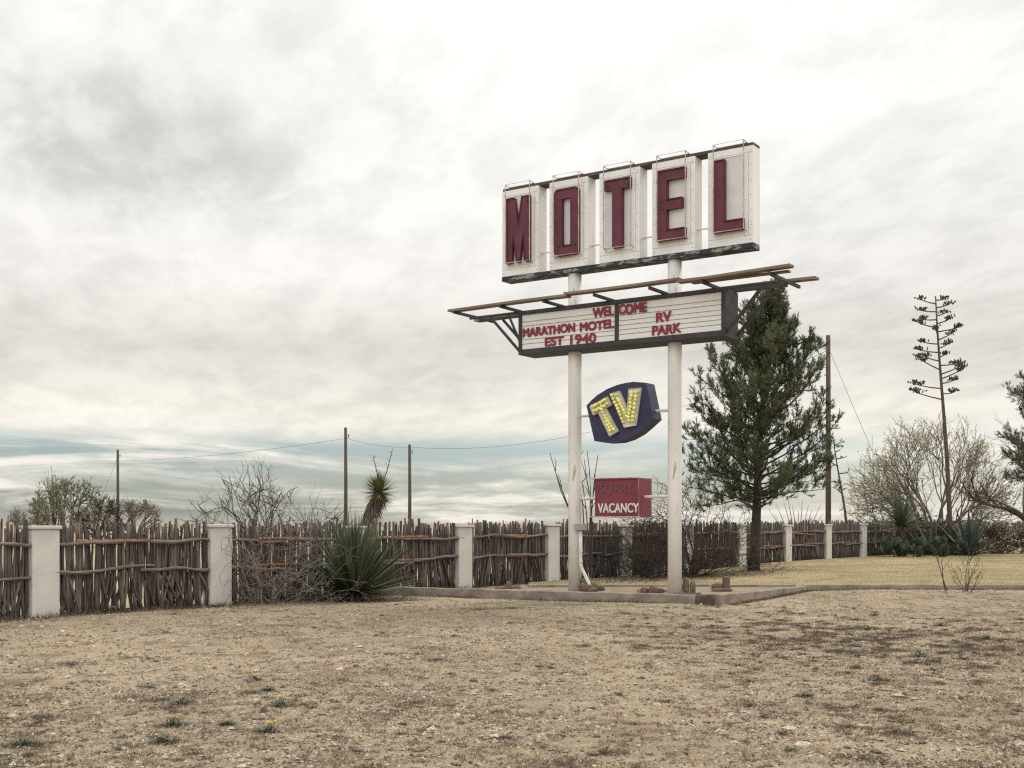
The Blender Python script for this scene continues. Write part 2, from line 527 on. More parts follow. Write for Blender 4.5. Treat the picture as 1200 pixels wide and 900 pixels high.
def thing(name, label, cat, loc=(0, 0, 0), rz=0.0, group=None):
    o = bpy.data.objects.new(name, None)
    C.objects.link(o)
    o.location = loc
    o.rotation_euler = (0, 0, rz)
    o.empty_display_size = 0.2
    return tag(o, label, cat, group)


def structure(o):
    o['kind'] = 'structure'
    return o


def stuff(o, label=None, cat=None):
    o['kind'] = 'stuff'
    if label:
        o['label'] = label
        o['category'] = cat
    return o


# ------------------------------------------------------------------ the lie of the land
def ground_z(x, y):
    z = 0.10 * smoothstep(3.5, 8, x) * smoothstep(20, 25, y)
    d = math.hypot(x, y)
    if d < 70:
        z += 0.022 * noise.noise(Vector((x * 0.35, y * 0.35, 0.3))) * (1 - smoothstep(40, 70, d))
        z += 0.010 * noise.noise(Vector((x * 1.7, y * 1.7, 4.3))) * (1 - smoothstep(30, 60, d))
    return z


def lawn_z(x, y):
    return 0.045 + 0.145 * smoothstep(3.5, 10.5, x) + 0.012 * noise.noise(Vector((x * 0.5, y * 0.5, 7.7)))


def px_x(px, depth):
    """across position of photograph column px at a given depth"""
    return (px - 600.0) / F * depth


def px_z(py, depth):
    return EYE - (py - HORIZON) / F * depth


FX0, FY0, FDX, FDY = -7.517, 19.1, 2.121, 2.766      # fence: first pillar, step from pillar to pillar
STEP = math.hypot(FDX, FDY)
FANG = math.atan2(FDY, FDX)


def fence_xy(t):
    return FX0 + FDX * t, FY0 + FDY * t


def axis(lo, hi, step, far, grow=1.35):
    a = []
    v = lo
    while v < hi:
        a.append(v)
        v += step
    a.append(hi)
    s, v = step, hi
    while v < far:
        s *= grow
        v += s
        a.append(v)
    s, v = step, lo
    while v > -far:
        s *= grow
        v -= s
        a.insert(0, v)
    return a


def make_ground():
    xs = axis(-13, 14, 0.16, 4000)
    ys = axis(4, 28, 0.16, 4000)
    mb = MB()
    for y in ys:
        for x in xs:
            mb.v.append((x, y, ground_z(x, y)))
    n = len(xs)
    for j in range(len(ys) - 1):
        for i in range(n - 1):
            a = j * n + i
            mb.f.append((a, a + 1, a + n + 1, a + n))
    structure(mb.build('ground', M['dirt'], smooth=True))
    # dry field beyond the fence
    mb = MB()
    rows = []
    for t in [-12, -6, -2] + [k * 0.5 for k in range(-2, 44)] + [26, 32, 45, 80]:
        x, y = fence_xy(t)
        r = []
        for q in (0.35, 1.0, 2.5, 6, 14, 30, 70, 160, 500, 1500):
            xx, yy = x - math.sin(FANG) * q, y + math.cos(FANG) * q
            r.append((xx, yy, ground_z(xx, yy) + 0.02 + 0.0005 * min(q, 100)))
        rows.append(r)
    for r in rows:
        mb.v += r
    k = len(rows[0])
    for i in range(len(rows) - 1):
        for j in range(k - 1):
            a = i * k + j
            mb.f.append((a, a + 1, a + k + 1, a + k))
    structure(mb.build('dry_field', M['field'], smooth=True, recalc=False))
    # lawn between the long edging and the fence
    mb = MB()
    cols = [0.4 + 0.4 * i for i in range(26)] + [11 + 1.0 * i for i in range(30)] + [42, 46, 52, 60]
    for x in cols:
        y0 = 25.36
        y1 = FY0 + (x - FX0) / FDX * FDY - 0.25 / math.cos(FANG) + 0.35
        for j in range(41):
            y = y0 + (y1 - y0) * j / 40
            mb.v.append((x, y, lawn_z(x, y)))
    for i in range(len(cols) - 1):
        for j in range(40):
            a = i * 41 + j
            mb.f.append((a, a + 41, a + 42, a + 1))
    structure(mb.build('lawn', M['lawn'], smooth=True))
    # soil inside the edging under the sign
    mb = MB()
    ring = [(-2.55, 24.82), (0.0, 23.62), (3.58, 21.98), (6.02, 25.22), (0.4, 25.22), (-0.6, 25.6), (-1.9, 25.75)]
    cx, cy = 1.6, 24.1
    rings = 6
    mb.v.append((cx, cy, 0.150))
    pts = []
    for a, b in zip(ring, ring[1:] + ring[:1]):
        for k in range(8):
            pts.append((a[0] + (b[0] - a[0]) * k / 8, a[1] + (b[1] - a[1]) * k / 8))
    m = len(pts)
    for r in range(1, rings + 1):
        for (x, y) in pts:
            xx, yy = cx + (x - cx) * r / rings, cy + (y - cy) * r / rings
            zz = 0.150 + 0.02 * noise.noise(Vector((xx * 1.1, yy * 1.1, 2.2)))
            if xx < 0.5:
                zz -= 0.13 * smoothstep(24.6, 25.8, yy) * smoothstep(0.5, -1.0, xx)
            mb.v.append((xx, yy, zz))
    for k in range(m):
        mb.f.append((0, 1 + k, 1 + (k + 1) % m))
    for r in range(rings - 1):
        for k in range(m):
            a, b = 1 + r * m + k, 1 + r * m + (k + 1) % m
            mb.f.append((a, a + m, b + m, b))
    structure(mb.build('planting_bed', M['bed_soil'], smooth=True))


make_ground()


def edging(name, label, a, b, top, w=0.14, bottom=-0.05, m='kerb', seed=1):
    """one length of edging with a worn, uneven top"""
    rnd = random.Random(seed)
    a, b = Vector((*a, 0)), Vector((*b, 0))
    L = (b - a).length
    root = Vector((a.x, a.y, 0))
    n = max(3, int(L / 0.3))
    mb = MB()
    d = (b - a).normalized()
    s = Vector((-d.y, d.x, 0))
    for i in range(n + 1):
        q = d * (L * i / n)
        o = rnd.uniform(-0.006, 0.006)
        zt = top + rnd.uniform(-0.008, 0.008)
        ww = w / 2
        for (k, z) in ((-ww + o, bottom), (-ww + o, zt - 0.012), (-ww + o + 0.014, zt), (ww + o - 0.014, zt), (ww + o, zt - 0.012), (ww + o, bottom)):
            p = q + s * k
            mb.v.append((p.x, p.y, z))
    for i in range(n):
        for k in range(6):
            p, r = i * 6 + k, i * 6 + (k + 1) % 6
            mb.f.append((p, r, r + 6, p + 6))
    mb.f.append(tuple(range(6))[::-1])
    mb.f.append(tuple(n * 6 + k for k in range(6)))
    o = mb.build(name, M[m], loc=root, recalc=True)
    return tag(o, label, 'edging', 'edging round the sign bed and lawn')


edging('bed_edging', 'low weathered edging between green spiky sotol and the left half of the sign bed', (-2.75, 24.98), (0.28, 23.47), 0.18, seed=2)
edging('bed_edging', 'low edging in front of both sign posts, along the bed of cacti', (0.29, 23.465), (3.40, 22.02), 0.18, seed=3)
edging('corner_block', 'short dark wooden block at the front corner of the sign bed', (3.42, 22.01), (3.68, 21.89), 0.188, w=0.17, m='tie_wood', seed=4)
edging('bed_edging', 'slanting edging from the dark corner block back to the lawn', (3.78, 21.95), (6.13, 25.16), 0.18, seed=5)
edging('bed_edging', 'pale thin edging behind the sign posts, in front of the dark shrubs', (0.35, 25.29), (6.0, 25.29), 0.20, w=0.12, bottom=0.0, seed=6)
edging('lawn_edging', 'long dark edging along the front of the pale lawn at right', (6.14, 25.29), (18.0, 25.05), 0.205, bottom=0.0, seed=7)


# ------------------------------------------------------------------ fence
def crooked(rnd, x0, x1, z, r, d, n=9, amp=0.02):
    pts, rad = [], []
    ph = rnd.uniform(0, 6)
    zz = z
    for i in range(n + 1):
        t = i / n
        zz += rnd.uniform(-amp, amp) * 1.0
        pts.append((x0 + (x1 - x0) * t, d + rnd.uniform(-0.008, 0.008), zz + amp * math.sin(ph + t * 5)))
        rad.append(r * (1.08 - 0.4 * t) * rnd.uniform(0.78, 1.25))
    return pts, rad


def stick_panel(t, label):
    rnd = random.Random(100 + int(t * 7))
    x, y = fence_xy(t)
    gx, gy = fence_xy(t + 0.5)
    zb = 0.0 if t < 6.5 else (0.06 if t < 7.5 else 0.17)
    root = thing('stick_fence_panel', label, 'fence panel', (x, y, zb), FANG, 'rustic stick panels between the white pillars')
    a, b = 0.225, STEP - 0.225
    near = t < 6
    mb = MB()
    for row in (0, 1):
        q = a
        while q < b:
            r = rnd.choice((0.016, 0.019, 0.022, 0.026, 0.030, 0.034))
            q += r * (rnd.uniform(1.3, 1.95) if row == 0 else rnd.uniform(2.2, 4.8))
            if rnd.random() < 0.05:
                q += rnd.uniform(0.01, 0.04)
            if q > b:
                break
            ztop = 1.50 - zb * 0.75 + rnd.gauss(0, 0.05) - (rnd.uniform(0.12, 0.4) if row else 0)
            if rnd.random() < 0.12:
                ztop -= rnd.uniform(0.04, 0.2)
            lean = rnd.gauss(0, 0.03)
            dd = rnd.uniform(-0.03, 0.03) + 0.065 * row
            foot = rnd.gauss(0, 0.05) if rnd.random() < 0.6 else rnd.gauss(0, 0.16)
            pts, rad = [], []
            n = 7 if near else 4
            for i in range(n + 1):
                s = i / n
                z = -0.03 + (ztop + 0.03) * s
                low = max(0, 0.62 - z) / 0.62
                top = max(0, z - 0.8)
                px = q + lean * (z - 0.9) + foot * low ** 1.4 + rnd.uniform(-0.009, 0.009) + top * rnd.gauss(0, 0.016)
                px = min(max(px, a - 0.02), b + 0.02)
                pts.append((px, dd + rnd.uniform(-0.006, 0.006), z))
                rad.append(r * (1.12 - 0.26 * s) * rnd.uniform(0.84, 1.16))
            mb.tube(pts, rad, 5 if near else 4)
    for k in range(14):            # slanting props across the foot
        q = rnd.uniform(a + 0.1, b - 0.1)
        sl = rnd.uniform(-0.3, 0.42)
        z1 = rnd.uniform(0.5, 0.8)
        r = rnd.uniform(0.016, 0.026)
        pts = [(min(max(q + sl * s * (1 if s < 1 else 1), a), b), -0.045 - 0.02 * (1 - s) + rnd.uniform(-0.01, 0.01), z1 * (1 - s)) for s in (0, 0.3, 0.6, 1)]
        mb.tube(pts, [r, r * 1.1, r, r * 0.95], 5)
    mb.build('stake_row', M['stick'], root, smooth=True)
    for z, amp in ((1.175 - zb, 0.016), (0.675 - zb * 0.6, 0.022)):
        split = rnd.uniform(0.35, 0.65)
        m_ = a + (b - a) * split
        for (s0, s1) in ((a - 0.13, m_ + 0.12), (m_ - 0.16, b + 0.16)):
            mm = MB()
            pts, rad = crooked(rnd, s0, s1, z + rnd.uniform(-0.025, 0.03), rnd.uniform(0.028, 0.04), -0.085, amp=amp)
            if rnd.random() < 0.5:
                rad = rad[::-1]
            mm.tube(pts, rad, 6)
            mm.build('rail', M['rail'], root, smooth=True)
        if rnd.random() < (0.95 if t < 5 else 0.7):     # row of rusted ties lying along the rail
            t0, t1 = sorted((rnd.uniform(0, 1), rnd.uniform(0, 1)))
            t1 = min(1, max(t1, t0 + 0.45))
            mm = MB()
            c = a + (b - a) * t0
            while c < a + (b - a) * t1:
                w = rnd.uniform(0.025, 0.04)
                mm.tube([(c, -0.075, z + 0.028 + rnd.uniform(-0.006, 0.006)), (c + w, -0.075, z + 0.030 + rnd.uniform(-0.006, 0.006))], [0.033, 0.027], 6)
                c += w + rnd.uniform(0.0, 0.01)
            mm.build('tie_strip', M['tie'], root, smooth=False)
    return root


PANEL_LABELS = {
    -1: 'stick panel at the left edge of the photo, cut off beside the first white pillar',
    0: 'stick panel with rusty orange ties between the first two white pillars at left',
    1: 'stick panel half hidden behind the grey dead brush by the second white pillar',
    2: 'stick panel showing just right of the green spiky sotol, under the leaning yucca',
    3: 'stick panel whose sticks stop at two white pillars left of the left sign post',
    4: 'narrow stick panel directly behind the left sign post and its white conduit',
    5: 'shadowy stick panel below the red VACANCY sign, tangled with dark brush',
    6: 'stick panel buried behind the big dark shrub beside the right sign post',
    7: 'stick panel behind the trunk of the pine',
    8: 'stick panel on the lawn, first clear one to the right of the pine trunk',
    9: 'stick panel on the lawn right below the tall brown utility pole',
    10: 'stick panel on the lawn right of the last clear white pillar, beside the palm-like yucca',
    11: 'stick panel hidden behind the short-trunked palm-like yucca',
    12: 'stick panel glimpsed between prickly pears and the flowering bush',
    13: 'stick panel glimpsed behind the tall agave flower stalk',
    14: 'stick panel glimpsed behind the big grey agave',
    15: 'stick panel glimpsed right of the big grey agave leaves',
    16: 'reddish stick panel ending at the white pillar at the right edge',
}
for t_, lab in PANEL_LABELS.items():
    stick_panel(t_, lab)

PILLAR_LABELS = {
    0: 'tall white stucco pillar nearest the left edge, without any brush against it',
    1: 'white stucco pillar at left with bare twigs crossing its face',
    2: 'white stucco pillar hidden behind the green spiky sotol',
    3: 'white stucco pillar halfway between the green sotol and the left sign post',
    4: 'white stucco pillar standing just left of the left sign post',
    5: 'greyish pillar in shade below the red VACANCY sign, half covered by brush',
    6: 'pillar hidden behind the right sign post and dark shrub',
    7: 'white pillar just left of the pine trunk, with dark twigs across it',
    8: 'white pillar on the lawn, first to the right of the pine trunk',
    9: 'white pillar on the lawn by the foot of the tall brown utility pole',
    10: 'white pillar on the lawn, small and last clear one before the palm-like yucca',
    17: 'small white pillar at the right edge under the dark bare limb',
}
for t_, lab in PILLAR_LABELS.items():
    x, y = fence_xy(t_)
    zb = 0.0 if t_ < 6.5 else (0.04 if t_ < 7.5 else 0.17)
    root = thing('fence_pillar', lab, 'pillar', (x, y, 0), FANG, 'white stucco fence pillars')
    top = 1.46 + 0.02 * math.sin(t_ * 2.1)
    MB().box(-0.24, 0.24, -0.125, 0.125, -0.08, top - 0.062).build('shaft', M['stucco'], root, bevel=0.014)
    MB().box(-0.27, 0.27, -0.155, 0.155, top - 0.06, top).build('cap', M['stucco'], root, bevel=0.016)


# ------------------------------------------------------------------ the sign
SX, SY = -0.2037, 24.578                # left end of the face of the MOTEL letters
SANG = -math.atan2(0.5593, 0.829)
RS = Matrix.Rotation(SANG, 3, 'Z')


def sign_xyz(u, d, z=0.0):
    q = RS @ Vector((u, d, 0))
    return Vector((SX + q.x, SY + q.y, z))


class SB(MB):
    """mesh laid out in sign coordinates: u along the face, d back from it, z up"""
    def done(self, name, m, root, **kw):
        u0, d0, z0 = root['_o']
        self.v = [(a - u0, b - d0, c - z0) for a, b, c in self.v]
        return self.build(name, m, root, **kw)


def sign_thing(name, label, cat, o, group=None):
    r = thing(name, label, cat, sign_xyz(o[0], o[1], o[2]), SANG, group)
    r['_o'] = o
    return r


def sub(part, root):
    """let a part's own children use the same sign coordinates"""
    part['_o'] = root['_o']
    return part


sign_roots = []
# two posts
for k, (u, zt) in enumerate(((1.650, 6.462), (3.846, 6.462))):
    r = sign_thing('sign_post', ('left white sign post with the grey box and conduit at its foot', 'right white sign post with rust patches, cactus at its foot')[k], 'sign post', (u, 0.16, 0.05), 'posts carrying the motel sign')
    s = SB()
    s.tube([(u, 0.16, 0.05), (u, 0.16, 2.0), (u, 0.16, 4.0), (u, 0.16, zt)], 0.132, 32)
    s.done('pipe', M['pole_paint'], r, smooth=False)
    for f in r.children[0].data.polygons:
        f.use_smooth = len(f.vertices) == 4
    if k == 0:
        SB().box(1.745, 1.95, -0.02, 0.14, 1.36, 1.485).done('junction_box', M['grey_box'], r, bevel=0.008)
        s = SB()
        s.tube([(1.84, 0.06, 1.36), (1.84, 0.06, 0.95), (1.838, 0.06, 0.70), (1.86, 0.06, 0.62), (2.02, 0.05, 0.34), (2.09, 0.04, 0.22), (2.10, 0.04, 0.10)], 0.034, 12)
        s.done('conduit', M['conduit'], r, smooth=True)
        for z in (0.93, 0.72):
            SB().tube([(1.84, 0.06, z), (1.84, 0.06, z + 0.05)], 0.04, 12).done('coupling', M['conduit'], r, smooth=False)
    sign_roots.append(r)

# MOTEL letters
LW, LH = 0.57, 1.32
LET = {
    'M': [(0, 0), (0, LH), (0.20, LH), (0.285, 0.60 * LH), (0.37, LH), (LW, LH), (LW, 0), (0.435, 0), (0.405, 0.40 * LH), (0.325, 0), (0.245, 0), (0.165, 0.40 * LH), (0.135, 0)],
    'T': [(0, LH), (LW, LH), (LW, LH - 0.2), (0.395, LH - 0.2), (0.395, 0), (0.175, 0), (0.175, LH - 0.2), (0, LH - 0.2)],
    'E': [(0, 0), (0, LH), (LW, LH), (LW, LH - 0.2), (0.2, LH - 0.2), (0.2, 0.77), (0.51, 0.77), (0.51, 0.57), (0.2, 0.57), (0.2, 0.2), (LW, 0.2), (LW, 0)],
    'L': [(0, 0), (0, LH), (0.21, LH), (0.21, 0.2), (LW, 0.2), (LW, 0)],
}


def letter_mesh(ch, name, x0, z0, y_front, y_back):
    bm = bmesh.new()
    if ch == 'O':
        def rr(x0_, x1_, z0_, z1_, r, n=5):
            o = []
            for cx, cz, a0 in ((x1_ - r, z1_ - r, 0), (x0_ + r, z1_ - r, 90), (x0_ + r, z0_ + r, 180), (x1_ - r, z0_ + r, 270)):
                for i in range(n + 1):
                    a = math.radians(a0 + 90 * i / n)
                    o.append((cx + r * math.cos(a), cz + r * math.sin(a)))
            return o
        oo, ii = rr(0, LW, 0, LH, 0.09), rr(0.19, LW - 0.19, 0.2, LH - 0.2, 0.012)
        vo = [bm.verts.new((x0 + x, y_front, z0 + z)) for x, z in oo]
        vi = [bm.verts.new((x0 + x, y_front, z0 + z)) for x, z in ii]
        faces = []
        for i in range(len(vo)):
            j = (i + 1) % len(vo)
            faces.append(bm.faces.new((vo[i], vo[j], vi[j], vi[i])))
    else:
        faces = [bm.faces.new([bm.verts.new((x0 + x, y_front, z0 + z)) for x, z in LET[ch]])]
    bm.normal_update()
    if faces[0].normal.y > 0:
        bmesh.ops.reverse_faces(bm, faces=faces)
    ex = bmesh.ops.extrude_face_region(bm, geom=faces)
    nv = [g for g in ex['geom'] if isinstance(g, bmesh.types.BMVert)]
    nf = [g for g in ex['geom'] if isinstance(g, bmesh.types.BMFace)]
    # the extruded copy becomes the front, the first one the back
    for v in bm.verts:
        v.co.y = y_back
    for v in nv:
        v.co.y = y_front
    bm.normal_update()
    bmesh.ops.recalc_face_normals(bm, faces=bm.faces)
    front = [f for f in bm.faces if all(abs(v.co.y - y_front) < 1e-6 for v in f.verts)]
    bmesh.ops.inset_region(bm, faces=front, thickness=0.009 if ch == 'M' else 0.035, depth=-0.03, use_even_offset=True)
    me = bpy.data.meshes.new(name)
    bm.to_mesh(me)
    bm.free()
    return me


r = sign_thing('motel_sign', 'tall white sign spelling MOTEL in raised maroon letters, across both post tops', 'sign', (2.73, 0.16, 6.465))
SB().box(0.0, 5.475, -0.012, 0.33, 6.465, 6.555).done('bottom_rail', M['navy_peel'], r, bevel=0.006)
SB().box(0.0, 5.475, 0.03, 0.33, 8.315, 8.375).done('top_bar', M['bar_brown'], r, bevel=0.004)
for i, ch in enumerate('MOTEL'):
    u = 1.149 * i
    b = SB().box(u, u + 0.888, 0, 0.318, 6.558, 8.312).done('letter_box', M['white_paint'], r, bevel=0.008)
    sub(b, r)
    # face tray: a dull panel inside a thin raised lip
    pu0, pu1, pz0, pz1 = u + 0.135, u + 0.73, 6.765, 8.165
    SB().box(pu0, pu1, -0.010, 0.004, pz0, pz1).done('face_panel', M['panel_paint'], b)
    lip = SB()
    for (a0, a1, c0, c1) in ((pu0 - 0.014, pu0 - 0.001, pz0 - 0.014, pz1 + 0.014), (pu1 + 0.001, pu1 + 0.014, pz0 - 0.014, pz1 + 0.014),
                             (pu0, pu1, pz0 - 0.014, pz0 - 0.001), (pu0, pu1, pz1 + 0.001, pz1 + 0.014)):
        lip.box(a0, a1, -0.02, 0.004, c0, c1)
    lip.done('panel_lip', M['white_paint'], b)
    me = letter_mesh(ch, 'letter', u + 0.165 - 2.73, 6.80 - 6.465, -0.10 - 0.16, -0.012 - 0.16)
    me.materials.append(M['maroon'])
    lo = bpy.data.objects.new('letter', me)
    C.objects.link(lo)
    lo.parent = b
    lo['label'] = 'raised maroon letter ' + ch
    sm = SB()
    for z in (6.70, 8.20):
        sm.box(u + 0.012, u + 0.876, -0.0035, 0.002, z - 0.003, z + 0.003)
    sm.box(u + 0.797, u + 0.803, -0.0035, 0.002, 6.706, 8.194)
    sm.done('sheet_seam', M['rod'], b)
    for k in range(7):
        z = 6.62 + 0.27 * k
        for q in (u + 0.045, u + 0.845):
            SB().tube([(q, -0.006, z), (q, 0.002, z)], 0.009, 8).done('rivet', M['rod'], b)
    # rod frame standing off the face and hooked back over the top
    fr = SB()
    f0, f1, fd = u + 0.165, u + 0.755, -0.125
    fr.tube([(f0, fd, 6.80), (f0, fd, 8.40), (f1, fd, 8.40), (f1, fd, 6.80), (f0, fd, 6.80)], 0.0115, 6)
    for q in (f0, f1):
        fr.tube([(q, fd, 8.398), (q, 0.05, 8.385)], 0.009, 6)
        fr.tube([(q, fd, 6.802), (q, 0.0, 6.79)], 0.008, 6)
    fr.tube([(f0, 0.04, 8.385), (f1, 0.04, 8.385)], 0.008, 6)
    fr.done('rod_frame', M['rod'], b)
    # dark socket holes left by the old tubing
    spots = {'M': [(0.09, 0.42), (0.085, 0.35), (0.5, 1.22)], 'O': [(0.47, 0.19), (0.10, 0.20)], 'T': [(0.06, 1.21), (0.5, 1.2)], 'E': [(0.09, 0.75), (0.09, 0.60)], 'L': [(0.10, 0.80), (0.10, 0.69)]}[ch]
    for (a, c) in spots:
        q = SB()
        q.tube([(u + 0.165 + a, -0.082, 6.80 + c), (u + 0.165 + a, -0.066, 6.80 + c)], 0.022, 10)
        q.done('tube_socket', M['black_steel'], b)
    if i < 4:
        q = SB()
        q.tube([(u + 0.87, 0.13, 6.962), (u + 1.16, 0.13, 6.962)], 0.014, 8)
        q.tube([(u + 0.90, 0.13, 6.962), (u + 0.945, 0.13, 6.962)], 0.026, 8)
        q.tube([(u + 1.10, 0.13, 6.962), (u + 1.13, 0.13, 6.962)], 0.026, 8)
        q.done('conduit_link', M['conduit'], r)
sign_roots.append(r)


# lettering from the built-in font, each character its own mesh
def char_meshes(text, u0, u1, z0, z1, d, depth, bold=0.02):
    cu = bpy.data.curves.new('text', 'FONT')
    cu.body = text
    cu.size = 1.0
    cu.extrude = 0.02
    cu.offset = bold
    cu.fill_mode = 'BOTH'
    ob = bpy.data.objects.new('text', cu)
    C.objects.link(ob)
    dg = bpy.context.evaluated_depsgraph_get()
    me = bpy.data.meshes.new_from_object(ob.evaluated_get(dg))
    bpy.data.objects.remove(ob)
    bpy.data.curves.remove(cu)
    bm = bmesh.new()
    bm.from_mesh(me)
    bpy.data.meshes.remove(me)
    bmesh.ops.remove_doubles(bm, verts=bm.verts, dist=1e-5)
    xs = [v.co.x for v in bm.verts]
    ys = [v.co.y for v in bm.verts]
    x_0, x_1, y_0, y_1 = min(xs), max(xs), min(ys), max(ys)
    for v in bm.verts:
        v.co = Vector((u0 + (v.co.x - x_0) / (x_1 - x_0) * (u1 - u0), d - (v.co.z + 0.02) / 0.04 * depth, z0 + (v.co.y - y_0) / (y_1 - y_0) * (z1 - z0)))
    bmesh.ops.recalc_face_normals(bm, faces=bm.faces)
    seen, groups = set(), []
    for v in bm.verts:
        if v in seen:
            continue
        st, g = [v], []
        seen.add(v)
        while st:
            w = st.pop()
            g.append(w)
            for e in w.link_edges:
                k = e.other_vert(w)
                if k not in seen:
                    seen.add(k)
                    st.append(k)
        groups.append(g)
    out = []
    for g in groups:
        ix = {v: i for i, v in enumerate(g)}
        fs = {f for v in g for f in v.link_faces}
        mb = SB()
        mb.v = [tuple(v.co) for v in g]
        mb.f = [tuple(ix[v] for v in f.verts) for f in fs]
        out.append((min(p[0] for p in mb.v), mb))
    bm.free()
    out.sort(key=lambda p: p[0])
    return [m for _, m in out]


def lettering(text, u0, u1, z0, z1, d, depth, m, root, bold=0.0092, jig=0.0, name='letter', seed=5):
    rnd = random.Random(seed)
    for mb in char_meshes(text, u0 + bold, u1 - bold, z0 + bold * 0.8, z1 - bold * 0.8, d, depth, 0.0):
        if bold:            # heavier strokes: shifted copies, each a hair deeper
            v0, f0 = list(mb.v), list(mb.f)
            for k, (a_, c_) in enumerate(((1, 0.8), (-1, 0.8), (1, -0.8), (-1, -0.8), (1, 0), (-1, 0), (0, 0.8), (0, -0.8))):
                b_ = len(mb.v)
                mb.v += [(x + a_ * bold, y + (0.0005 * (k + 1) if y < d - depth * 0.5 else -0.0002 * (k + 1)), z + c_ * bold) for x, y, z in v0]
                mb.f += [tuple(i + b_ for i in f) for f in f0]
        if jig:
            cx = sum(v[0] for v in mb.v) / len(mb.v)
            dz, a = rnd.uniform(-jig, jig), rnd.uniform(-jig, jig) * 2.2
            mb.v = [(x + a * (z - z0), y, z + dz - a * (x - cx)) for x, y, z in mb.v]
        mb.done(name, m, root)


# marquee
r = sign_thing('marquee_sign', 'long black framed marquee board with red changeable letters and open plank rack on top', 'sign', (2.75, 0.16, 4.90))
MD0, MD1 = -0.13, 0.456
cab = SB()
cab.box(0.50, 5.00, MD0 + 0.02, MD1, 4.90, 5.765)
cab.done('cabinet', M['black_steel'], r, bevel=0.008)
fr = SB()
for (a0, a1, c0, c1) in ((0.50, 0.578, 4.902, 5.763), (4.928, 5.0, 4.902, 5.763), (2.72, 2.80, 5.008, 5.70), (0.58, 4.926, 5.70, 5.763), (0.58, 4.926, 4.902, 5.006)):
    fr.box(a0, a1, MD0 - 0.018, MD0 + 0.018, c0, c1)
fr.done('face_frame', M['black_steel'], r, bevel=0.004)
for (a0, a1) in ((0.58, 2.718), (2.802, 4.926)):
    p = SB().box(a0, a1, MD0 + 0.004, MD0 + 0.018, 5.008, 5.698).done('letter_board', M['marquee_white'], r)
    sub(p, r)
    tr = SB()
    for z in (5.114, 5.201, 5.289, 5.376, 5.475, 5.562):
        tr.box(a0 + 0.004, a1 - 0.004, MD0 - 0.003, MD0 + 0.003, z - 0.004, z + 0.004)
    tr.done('letter_track', M['track'], p)
TD, TT = MD0 - 0.004, 0.012
lettering('WEL', 2.225, 2.70, 5.492, 5.675, TD, TT, M['letter_red'], r, jig=0.006, seed=1)
lettering('COME', 2.80, 3.42, 5.485, 5.68, TD - 0.018, TT, M['letter_red'], r, jig=0.006, seed=2)
lettering('MARATHON', 0.60, 1.83, 5.25, 5.43, TD, TT, M['letter_red'], r, jig=0.006, seed=3)
lettering('MOTEL', 1.94, 2.705, 5.245, 5.425, TD, TT, M['letter_red'], r, jig=0.006, seed=4)
lettering('EST', 1.13, 1.57, 5.018, 5.195, TD, TT, M['letter_red'], r, jig=0.006, seed=5)
lettering('1940', 1.72, 2.305, 5.01, 5.195, TD, TT, M['letter_red'], r, jig=0.006, seed=6)
lettering('RV', 3.605, 3.925, 5.268, 5.455, TD, TT, M['letter_red'], r, jig=0.006, seed=7)
lettering('PARK', 3.52, 4.12, 5.032, 5.215, TD, TT, M['letter_red'], r, jig=0.006, seed=8)
# plank rack: a front plank, a back plank, cross arms and braces
ZP = 5.835
for (d, us) in ((-0.50, ((-0.95, 1.9), (1.85, 4.3), (4.25, 6.40))), (0.76, ((-1.19, 2.6), (2.55, 6.40)))):
    for k, (a, b) in enumerate(us):
        s = SB()
        zz = ZP + 0.03 + (0.047 if k == 1 else 0.0)
        n = 8
        for i in range(n):
            a_, b_ = a + (b - a) * i / n, a + (b - a) * (i + 1) / n
            z_ = [zz + 0.01 * math.sin(1.3 * q + k) + (0.035 * max(0, q - 4.8) if d < 0 else 0) for q in (a_, b_)]
            s.quadstrip_box([(a_, d - 0.105, z_[0]), (b_, d - 0.105, z_[1]), (b_, d + 0.105, z_[1]), (a_, d + 0.105, z_[0]),
                             (a_, d - 0.105, z_[0] + 0.045), (b_, d - 0.105, z_[1] + 0.045), (b_, d + 0.105, z_[1] + 0.045), (a_, d + 0.105, z_[0] + 0.045)])
        s.done('plank', M['plank'], r)
s = SB()
s.box(4.45, 6.30, -0.405, -0.27, ZP + 0.03, ZP + 0.06)
s.done('plank', M['plank'], r)
for u in (-0.80, 0.36, 1.38, 2.52, 3.70, 4.74, 6.02):
    SB().beam((u, -0.60, ZP), (u, 0.88, ZP), 0.045, 0.055).done('cross_arm', M['black_steel'], r)
for d in (-0.02, 0.34):
    SB().beam((-0.80, d, ZP - 0.052), (6.0, d, ZP - 0.052), 0.05, 0.048).done('long_bearer', M['black_steel'], r)
for d in (-0.06, 0.42):
    SB().beam((0.50, d, 4.96), (-0.26, d, ZP - 0.07), 0.045, 0.05).done('brace', M['black_steel'], r)
    SB().beam((5.0, d, 4.97), (5.72, d, ZP - 0.07), 0.045, 0.055).done('brace', M['black_steel'], r)
    SB().beam((0.50, d, 5.14), (0.20, d, ZP - 0.08), 0.035, 0.04).done('brace', M['black_steel'], r)
sign_roots.append(r)

